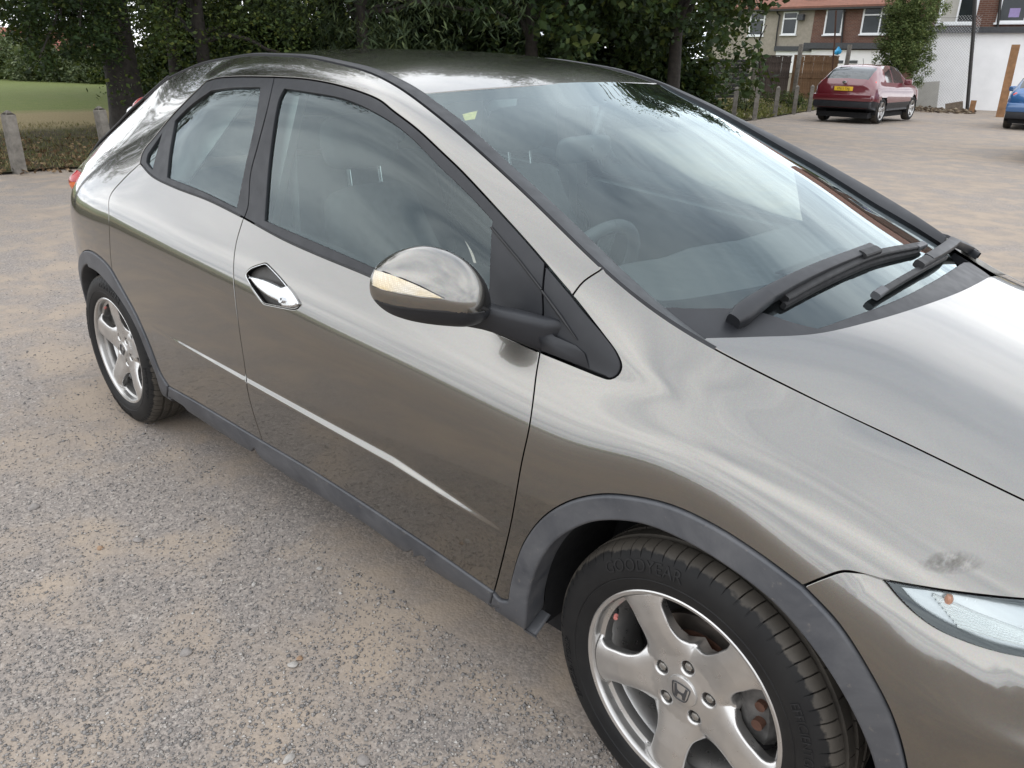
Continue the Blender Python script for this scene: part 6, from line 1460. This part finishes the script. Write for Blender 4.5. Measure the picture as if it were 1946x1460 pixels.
# --- fences: each board a part
def fence(name, label, pxa, pxb, rga, rgb, top, nb, mat, rails=True, group='garden fences behind the verge', horizontal=False):
    A, B = at_range(pxa, 100, rga), at_range(pxb, 100, rgb); p0, an, zz, lc, s_ = frame_from(A, B); L = np.linalg.norm((B - A)[:2]); hgt = lc((pxa + pxb) / 2, top)[1]
    root = empty(name, (p0[0], p0[1], zz), an); tag(root, label, 'fence', group); r = np.random.default_rng(int(pxa))
    if horizontal:
        me = None
        for k in range(nb):
            z = .05 + (hgt - .05) * k / nb; o = link('slat', MB().box((0, -.012, 0), (L, .012, hgt / nb * (.9 if 'black' in label else 1.02))).build('slat', mat, None, smooth=False).data if me is None else me, mat, root)
            if me is None:
                me = o.data
                for q in [q for q in COL.objects if q.data == me and q is not o]: bpy.data.objects.remove(q)
            o.location = (0, r.normal(0, .006), z)
        return root
    w = L / nb; me = None
    for k in range(nb):
        if me is None:
            o = MB().box((0, -.010, 0), (w * .985, .010, hgt)).build('board', mat, root, smooth=False); me = o.data
        else: o = link('board', me, mat, root)
        o.location = (k * w, r.normal(0, .006), r.normal(0, .012)); o.rotation_euler = (0, r.normal(0, .004), 0)
    for z in (.25, hgt * .5, hgt - .3): bx(MB(), 0, L, z, z + .07, .012, .05, s_).build('rail', mat, root, smooth=False)
    bx(MB(), 0, L, hgt, hgt + .05, -.04, .05, s_).build('cap', mat, root, smooth=False)
    return root
fence('board_fence', 'weathered dark brown board fence behind the variegated shrub', 1433, 1506, 43.4, 44.6, 107, 17, MT['wood_dark'])
fence('board_fence', 'newer light brown board fence behind the red car', 1511, 1596, 44.6, 46.0, 107, 18, MT['wood_brown'])
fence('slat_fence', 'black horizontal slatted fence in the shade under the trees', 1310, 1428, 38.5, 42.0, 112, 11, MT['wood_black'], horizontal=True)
for k, (a_, b_) in enumerate(((230, 420), (424, 610), (614, 800), (804, 990), (994, 1170), (1174, 1306))):  # closed dark panels, added to stop light coming through below the crowns
    fence('slat_fence', 'dark slatted fence panel added behind the trees to block the light', a_, b_, 40, 40, 96, 10, MT['wood_black'], horizontal=True, group='added light-blocking fence panels behind the trees')
for px, rg, top, lab in ((1429, 42.3, 106, 'grey concrete fence post between the black and brown fences'), (1508.5, 44.2, 84, 'tall concrete fence post between the two brown fences'), (1599, 45.8, 85, 'tall concrete fence post with a blue bag tied to it')):
    p = at_range(px, 180, rg); q = at_range(px, top, rg); gz = float(ground_z(*p[:2])); o = MB().box((-.09, -.07, -.1), (.09, .07, q[2] - gz), .01).build('fence_post', MT['concrete'], None, loc=(p[0], p[1], gz)); o.rotation_euler = (0, 0, ang); tag(o, lab, 'post', 'fence posts')
bg = at_range(1592, 98, 45.6); b = MB(); r = np.random.default_rng(3)
rings = [[tuple(np.array([.17 * f * cos(q) * (1 + .25 * sin(3 * q)), (.12) * f * sin(q), 1.0 * z + .03 * sin(4 * q)])) for q in np.linspace(0, 2 * pi, 14, endpoint=False)] for f, z in ((.3, -.14), (.9, -.1), (1.0, 0), (.55, .1), (.15, .2))]
tag(b.loft(rings).build('plastic_bag', MT['blue_bag'], None, loc=tuple(bg)), 'bright blue plastic bag caught on the fence top', 'bag')
wx = at_range(1416, 178, 38.0); o = MB().box((-.17, -.05, -.05), (.17, .05, .85), .01).build('white_slab', MT['board_grey'], None, loc=(wx[0], wx[1], float(ground_z(*wx[:2])))); tag(o, 'upright pale slab standing before the black slatted fence', 'slab')
# forked dead branch prop
FB = at_range(1437, 185, 40.0); fb0 = np.array([FB[0], FB[1], float(ground_z(*FB[:2])) - .1]); b = MB()
def fpt(px, py): return tuple(at_range(px, py, 40.0) - fb0)
for pts, r0, r1 in (([(1444, 185), (1444, 130), (1441, 90), (1445, 70), (1450, 42)], .045, .025), ([(1421, 113), (1432, 95), (1446, 70), (1457, 48)], .04, .018), ([(1440, 80), (1434, 74), (1433, 66)], .022, .012), ([(1470, 170), (1456, 125), (1444, 95)], .03, .02)):
    b.tube([fpt(*p) for p in pts], list(np.linspace(r0, r1, len(pts))), 8)
tag(b.build('forked_branch', MT['bark'], None, loc=tuple(fb0)), 'bare forked branches propped up before the brown fence', 'branch')
# --- far houses past the lawn
MT['roof_red'] = simple('dull_red_roof', (0.26, 0.085, 0.062), 0.9, var=0.2, scale=3)
for k, (pxc_, rg, w, eave, ridge, yaw, mat, lab) in enumerate(((2, 80, 8.0, 100, 50, .5, 'brick', 'red brick house with dark red roof past the hedge'), (112, 78, 8.5, 96, 60, .2, 'board_grey', 'pale house with orange-red roof seen under the boughs'))):
    p = at_range(pxc_, 100, rg); gz = float(ground_z(*p[:2])); ze = at_range(pxc_, eave, rg)[2] - gz; zr = at_range(pxc_, ridge, rg)[2] - gz
    d2 = (p - CAM_P)[:2]; an = atan2(d2[1], d2[0]) - pi / 2 + yaw
    root = empty('distant_house', (p[0], p[1], gz), an); tag(root, lab, 'house', 'houses past the lawn')
    MB().box((-w / 2, 0, -1), (w / 2, 6, ze)).build('wall', MT[mat], root, smooth=False)
    V = [(-w / 2 - .2, -.3, ze), (w / 2 + .2, -.3, ze), (w / 2 + .2, 3, zr), (-w / 2 - .2, 3, zr), (-w / 2 - .2, 6.3, ze), (w / 2 + .2, 6.3, ze)]
    MB().add(V, [(0, 1, 2, 3), (3, 2, 5, 4), (0, 3, 4), (1, 5, 2), (0, 4, 5, 1)]).build('roof', MT['roof_red'], root, smooth=False)
    for wx_ in (-w * .25, w * .22):
        wn_ = MB().box((wx_ - .55, -.04, ze - 1.7), (wx_ + .55, -.01, ze - .5)).build('window', MT['pane'], root, smooth=False); f = MB()
        for a_, b_, c_, d_ in ((-.62, -.54, -1.75, -.45), (.54, .62, -1.75, -.45), (-.54, .54, -.53, -.45), (-.54, .54, -1.75, -1.67), (-.03, .03, -1.67, -.53)): f.box((wx_ + a_, -.07, ze + c_), (wx_ + b_, -.005, ze + d_))
        f.build('frame', MT['white_upvc'], wn_, smooth=False)
# --- grass blades, weeds and dead leaves on the verge
def scatter_px(n, x0, x1, y0, y1, seed):
    r = np.random.default_rng(seed); out = []
    for _ in range(n):
        out.append(on_ground_fast(r.uniform(x0, x1), r.uniform(y0, y1)))
    return np.array(out), r
def on_ground_fast(px, py):
    v = px_ray(px, py); t = (0 - CAM_P[2]) / v[2]
    for _ in range(6): P = CAM_P + v * t; t = (float(ground_z(P[0], P[1])) - CAM_P[2]) / v[2]
    return CAM_P + v * t
P_, r = scatter_px(5200, -40, 330, 236, 331, 8); keep = (P_[:, :2] - P1[:2]) @ edge_n > .05; P_ = P_[keep]; P_[:, 2] += .03
n = len(P_); hgt = r.uniform(.015, .07, n); a = r.uniform(0, 2 * pi, n); w = .006; dv = np.stack([np.cos(a), np.sin(a), np.zeros(n)], 1); sd = np.stack([-np.sin(a), np.cos(a), np.zeros(n)], 1)
tip = P_ + dv * (hgt * .8)[:, None]; tip[:, 2] += hgt; V_ = np.stack([P_ - sd * w, P_ + sd * w, tip], 1).reshape(-1, 3)
tag(fast_mesh('verge_grass', V_, np.arange(3 * n).reshape(-1, 3), island_mat('verge_blades', [(0, (.05, .055, .02)), (.5, (.11, .10, .045)), (1, (.26, .21, .11))], .9, .2)), 'sparse dry grass blades on the shaded verge', 'grass', kind='stuff')
P_, r = scatter_px(1500, -40, 330, 262, 333, 9); keep = (P_[:, :2] - P1[:2]) @ edge_n > -.25; P_ = P_[keep]; P_[:, 2] += .035; n = len(P_)
V_, F_ = leaves(P_, np.full(n, .02), n, .055, .7, r=r); tag(fast_mesh('dead_leaves', V_, F_, island_mat('brown_dead_leaves', [(0, (.05, .03, .016)), (.6, (.13, .08, .042)), (1, (.30, .21, .12))])), 'brown dead leaves lying along the verge', 'leaves', kind='stuff')
P_, r = scatter_px(5200, 1345, 1548, 190, 229, 10); P_[:, 2] += .02; n = len(P_)
keep = np.array([in_poly(P_[:, :2], lawn_poly)])[0]; P_ = P_[keep]; n = len(P_)
V_, F_ = leaves(P_, np.full(n, .03), n, .11, .35, droop=-.5, r=r); tag(fast_mesh('verge_weeds', V_, F_, island_mat('yellow_green_weeds', [(0, (.07, .085, .025)), (.6, (.15, .155, .05)), (.95, (.24, .20, .085)), (1, (.45, .40, .30))], .9, .2)), 'yellow-green weeds on the verge by the corner post', 'weeds', kind='stuff')
# ------------------------------------------------------------------ the other parked cars
MT['red_paint'] = paint('dark_red_paint', (0.125, 0.010, 0.018), metal=0.25, rough=0.4, dirt=0.2)
MT['blue_paint'] = paint('mid_blue_paint', (0.030, 0.115, 0.290), metal=0.35, rough=0.4, dirt=0.2)
MT['black_paint'] = paint('black_car_paint', (0.012, 0.012, 0.013), metal=0.2, rough=0.4, dirt=0.2)
MT['car_glass'] = simple('car_window', (0.030, 0.038, 0.042), 0.05, var=0.2, scale=2, coat=1.0)
MT['plate'] = simple('yellow_plate', (0.72, 0.47, 0.035), 0.5, var=0.05)
MT['plate_text'] = simple('plate_black', (0.015, 0.015, 0.015), 0.5, var=0.05)
MT['rear_lamp'] = simple('bright_red_lamp', (0.62, 0.035, 0.030), 0.15, var=0.15, coat=1.0)
def small_car(name, label, pos, yaw, paintm, prof, W, Hs, plate_text, lamp_style, wheels, wr_, group):
    """prof: x -> (z bottom, belt z, roof z, half width low, half width roof); x from the tail forwards"""
    root = empty(name, (pos[0], pos[1], float(ground_z(pos[0], pos[1]))), yaw); tag(root, label, 'car', group)
    K = np.array(prof); xs = np.unique(np.r_[np.linspace(K[0, 0], K[0, 0] + .9, 28), np.linspace(K[0, 0] + .9, K[-1, 0], 52)])
    S = np.stack([gsmooth(np.interp(xs, K[:, 0], K[:, c]), 1.3, 0) for c in range(1, 6)], 1)
    NP = 44; rings = []
    for x, (zb0, zl, zr, wl_, wrf) in zip(xs, S):
        hk = np.array([(0, zb0), (wl_ * .86, zb0), (wl_ * .965, zb0 + .05), (wl_, zb0 + .22), (wl_ * 1.0, zl - .26), (wl_ * .985, zl - .10), (wl_ * .93, zl), (wrf + (wl_ * .93 - wrf) * .45, zl + (zr - zl) * .55), (wrf, zl + (zr - zl) * .86), (wrf * .88, zl + (zr - zl) * .965), (wrf * .5, zr - .0), (0, zr + .012)])
        t = np.linspace(0, 1, len(hk)); f = nat_spline(t, hk)(np.linspace(0, 1, NP)); rings.append(f)
    R_ = np.array(rings); nx = len(xs)
    R_ = gsmooth(R_, 1.0, 0)
    V = []; 
    for i, x in enumerate(xs):
        V += [(x, -p[0], p[1]) for p in R_[i]] + [(x, p[0], p[1]) for p in R_[i][::-1][1:-1]]
    m = 2 * NP - 2; V = np.array(V); cls = {'body': [], 'rear_window': [], 'side_window': [], 'windscreen': [], 'lower_cladding': []}
    t8 = np.linspace(0, 1, NP) * 11
    arches = wheels
    for i in range(nx - 1):
        for k in range(m):
            q = (i * m + k, i * m + (k + 1) % m, (i + 1) * m + (k + 1) % m, (i + 1) * m + k); kk = k if k < NP else m - k - 1; tk = (t8[min(kk, NP - 1)] + t8[min(kk + 1, NP - 1)]) / 2
            x = .5 * (xs[i] + xs[i + 1]); c = V[list(q)].mean(0)
            if any(hypot(x - ax, c[2] - wr_) < wr_ * 1.13 for ax in arches) and abs(c[1]) > W * .3 and c[2] < wr_ * 2.3: continue
            key = 'body'
            if lamp_style['rw'][0] < x < lamp_style['rw'][1] and tk > lamp_style['rw'][2]: key = 'rear_window'
            elif 6.25 < tk < 8.6 and any(a < x < b for a, b in lamp_style['sw']): key = 'side_window'
            elif lamp_style['ws'][0] < x < lamp_style['ws'][1] and tk > 8.6: key = 'windscreen'
            elif tk < 3.1 or c[2] < lamp_style['clad']: key = 'lower_cladding'
            cls[key].append(q)
    mats = {'body': paintm, 'rear_window': MT['car_glass'], 'side_window': MT['car_glass'], 'windscreen': MT['car_glass'], 'lower_cladding': MT['black_plastic']}
    for key, F in cls.items():
        if key == 'body': F = F + [tuple(range(m - 1, -1, -1)), tuple((nx - 1) * m + k for k in range(m))]
        if F: mesh(key, V, F, mats[key], root)
    for ax in wheels:
        for sg in (-1, 1):
            c = copy_tree(wr, root); c.location = (ax, sg * (W / 2 - .115), wr_); s = wr_ / .316; c.scale = (s, s, s); c.rotation_euler = (0, radians(33), 0 if sg < 0 else pi)
            rings2 = [[(ax + wr_ * 1.14 * cos(radians(a)), sg * y, wr_ + wr_ * 1.14 * sin(radians(a))) for a in range(-15, 196, 10)] for y in (W / 2 - .02, W / 2 - .30)]
            b = MB().loft(rings2, closed=False, caps=False); b.add(rings2[1], [tuple(range(len(rings2[1])))]); b.build('wheel_arch', MT['dark'], root)
    x0 = K[0, 0]
    def rear(y0, y1, z0, z1, mt, nm, proud=.02, bev=.012): return MB().box((x0 - proud, y0, z0), (x0 + .25, y1, z1), bev).build(nm, mt, root)
    ls = lamp_style
    for sg in (-1, 1):
        cx, cy, cz = ls['lamp']; 
        if ls['shape'] == 'round':
            o = MB().lathe([(0, -.035), (.05, -.033), (.085, -.022), (.10, 0), (.10, .06)], 28).build('rear_lamp', MT['rear_lamp'], root); o.rotation_euler = (0, 0, -pi / 2); o.location = (x0 + cx, sg * cy, cz); o.scale = (1, 1, 1.05)
        else:
            rg2 = []
            for t in np.linspace(0, 1, 9):
                s_ = .35 + .65 * sin(pi * (.15 + .7 * t)); p = np.array([x0 + cx + .02 + .22 * t, sg * (cy - .10 + .16 * t), cz - .05 + .15 * t])
                rg2.append([tuple(p + np.array([-.05 * cos(q) * s_, sg * .05 * cos(q) * s_, .065 * sin(q) * s_])) for q in np.linspace(0, 2 * pi, 14, endpoint=False)])
            MB().loft(rg2).build('rear_lamp', MT['rear_lamp'], root)
        mx = ls['mirror']; MB().loft([rrect((mx + dx, sg * (W / 2 + .07), Hs), .22 * f, .15 * f, ax=(0, 1, 0), ay=(0, 0, 1)) for dx, f in ((-.06, .7), (-.04, 1), (.04, .9), (.08, .5))]).build('door_mirror', paintm, root)
    rear(-ls['bw'], ls['bw'], ls['bz'][0], ls['bz'][1], paintm, 'rear_bumper', .07, .05); rear(-ls['bw'] * .97, ls['bw'] * .97, ls['bz'][0] - .17, ls['bz'][0] + .01, MT['black_plastic'], 'bumper_skirt', .06, .04)
    pz = ls['plate']; rear(-.26, .26, pz - .055, pz + .055, MT['plate'], 'number_plate', ls.get('pp', .05), .003)
    TV, TF = text_mesh(plate_text, .10, .001); mesh('plate_text', np.stack([np.full(len(TV), x0 - ls.get('pp', .05) - .004) - TV[:, 2], -TV[:, 0] * .86, pz + TV[:, 1]], 1), TF, MT['plate_text'], root, smooth=False)['kind'] = 'stuff'
    MB().tube([(ls['rw'][0] + .06, .02, ls['wz']), (ls['rw'][0] + .10, -.20, ls['wz'] + .03), (ls['rw'][0] + .11, -.32, ls['wz'] + .02)], .014, 8).build('rear_wiper', MT['seal'], root)
    MB().box((x0 - .045, -.055, pz + .14), (x0 + .1, .055, pz + .20), .015).build('rear_badge', MT['chrome'], root)
    MB().tube([(ls['sw'][0][0] + .2, 0, S[:, 2].max()), (ls['sw'][0][0] + .08, 0, S[:, 2].max() + .16)], .006, 6).build('aerial', MT['seal'], root)
    MB().box((x0 + .15, -W * .42, .16), (K[-1, 0] - .2, W * .42, .30)).build('underbody', MT['dark'], root)
    return root
juke = [(0.0, .42, .92, 1.02, .77, .52), (.06, .40, 1.00, 1.12, .83, .56), (.18, .38, 1.06, 1.24, .87, .60), (.45, .34, 1.09, 1.44, .882, .60), (.75, .33, 1.08, 1.535, .884, .60), (1.2, .32, 1.07, 1.565, .882, .60), (1.8, .32, 1.05, 1.565, .882, .60), (2.3, .32, 1.04, 1.50, .882, .60), (2.7, .32, 1.03, 1.33, .884, .62), (3.05, .32, 1.02, 1.12, .884, .66), (3.4, .33, .98, 1.05, .88, .66), (3.8, .34, .90, .98, .86, .62), (4.05, .38, .78, .86, .76, .5), (4.13, .42, .66, .72, .6, .4)]
RC = on_ground(1592, 234); d2 = (RC - CAM_P)[:2]; yawr = atan2(d2[1], d2[0]) - radians(21.6)
small_car('red_crossover', 'dark red compact crossover with yellow number plate parked by the posts', RC, yawr, MT['red_paint'], juke, 1.765, 1.10, 'VN11 YAJ', {'rw': (.14, .62, 8.0), 'sw': ((.95, 1.45), (1.52, 2.35)), 'ws': (2.35, 3.0), 'clad': .52, 'lamp': (.05, .70, 1.0), 'shape': 'boomerang', 'mirror': 2.35, 'bw': .84, 'bz': (.60, .78), 'plate': .93, 'wz': 1.16, 'pp': .03}, (.80, 3.33), .345, 'other cars parked in the car park')
polo = [(0.0, .34, .86, .95, .74, .55), (.05, .30, .93, 1.03, .79, .60), (.15, .28, .97, 1.12, .815, .60), (.40, .26, .98, 1.34, .825, .58), (.65, .25, .97, 1.43, .825, .58), (1.2, .24, .95, 1.465, .825, .58), (1.8, .24, .93, 1.45, .825, .58), (2.3, .24, .92, 1.36, .825, .60), (2.8, .24, .91, 1.12, .825, .64), (3.0, .25, .90, 1.00, .82, .66), (3.5, .26, .84, .90, .80, .6), (3.8, .3, .72, .80, .70, .5), (3.9, .36, .6, .66, .5, .4)]
BC0 = on_ground(1903, 246); d2 = (BC0 - CAM_P)[:2]; yb_ = atan2(d2[1], d2[0]) - radians(4); BC = BC0[:2] + np.array([sin(yb_), -cos(yb_)]) * .78
st_polo = {'rw': (.10, .55, 8.0), 'sw': ((.75, 1.45), (1.52, 2.3)), 'ws': (2.3, 2.95), 'clad': .40, 'lamp': (.05, .63, .86), 'shape': 'round', 'mirror': 2.3, 'bw': .80, 'bz': (.46, .70), 'plate': .58, 'wz': 1.06, 'pp': .085}
small_car('blue_hatchback', 'blue hatchback with a round red tail lamp beside the leaning timber post', BC, yb_, MT['blue_paint'], polo, 1.65, 1.0, 'LB52 KXN', st_polo, (.62, 3.06), .30, 'other cars parked in the car park')
DC0 = on_ground(1947, 311); d2 = (DC0 - CAM_P)[:2]; yd_ = atan2(d2[1], d2[0]) - radians(6); DC = DC0[:2] + np.array([sin(yd_), -cos(yd_)]) * .77
small_car('black_hatchback', 'black car at the edge of the car park with only its bumper corner showing', DC, yd_, MT['black_paint'], polo, 1.65, 1.0, 'KP08 FWR', st_polo, (.62, 3.06), .30, 'other cars parked in the car park')
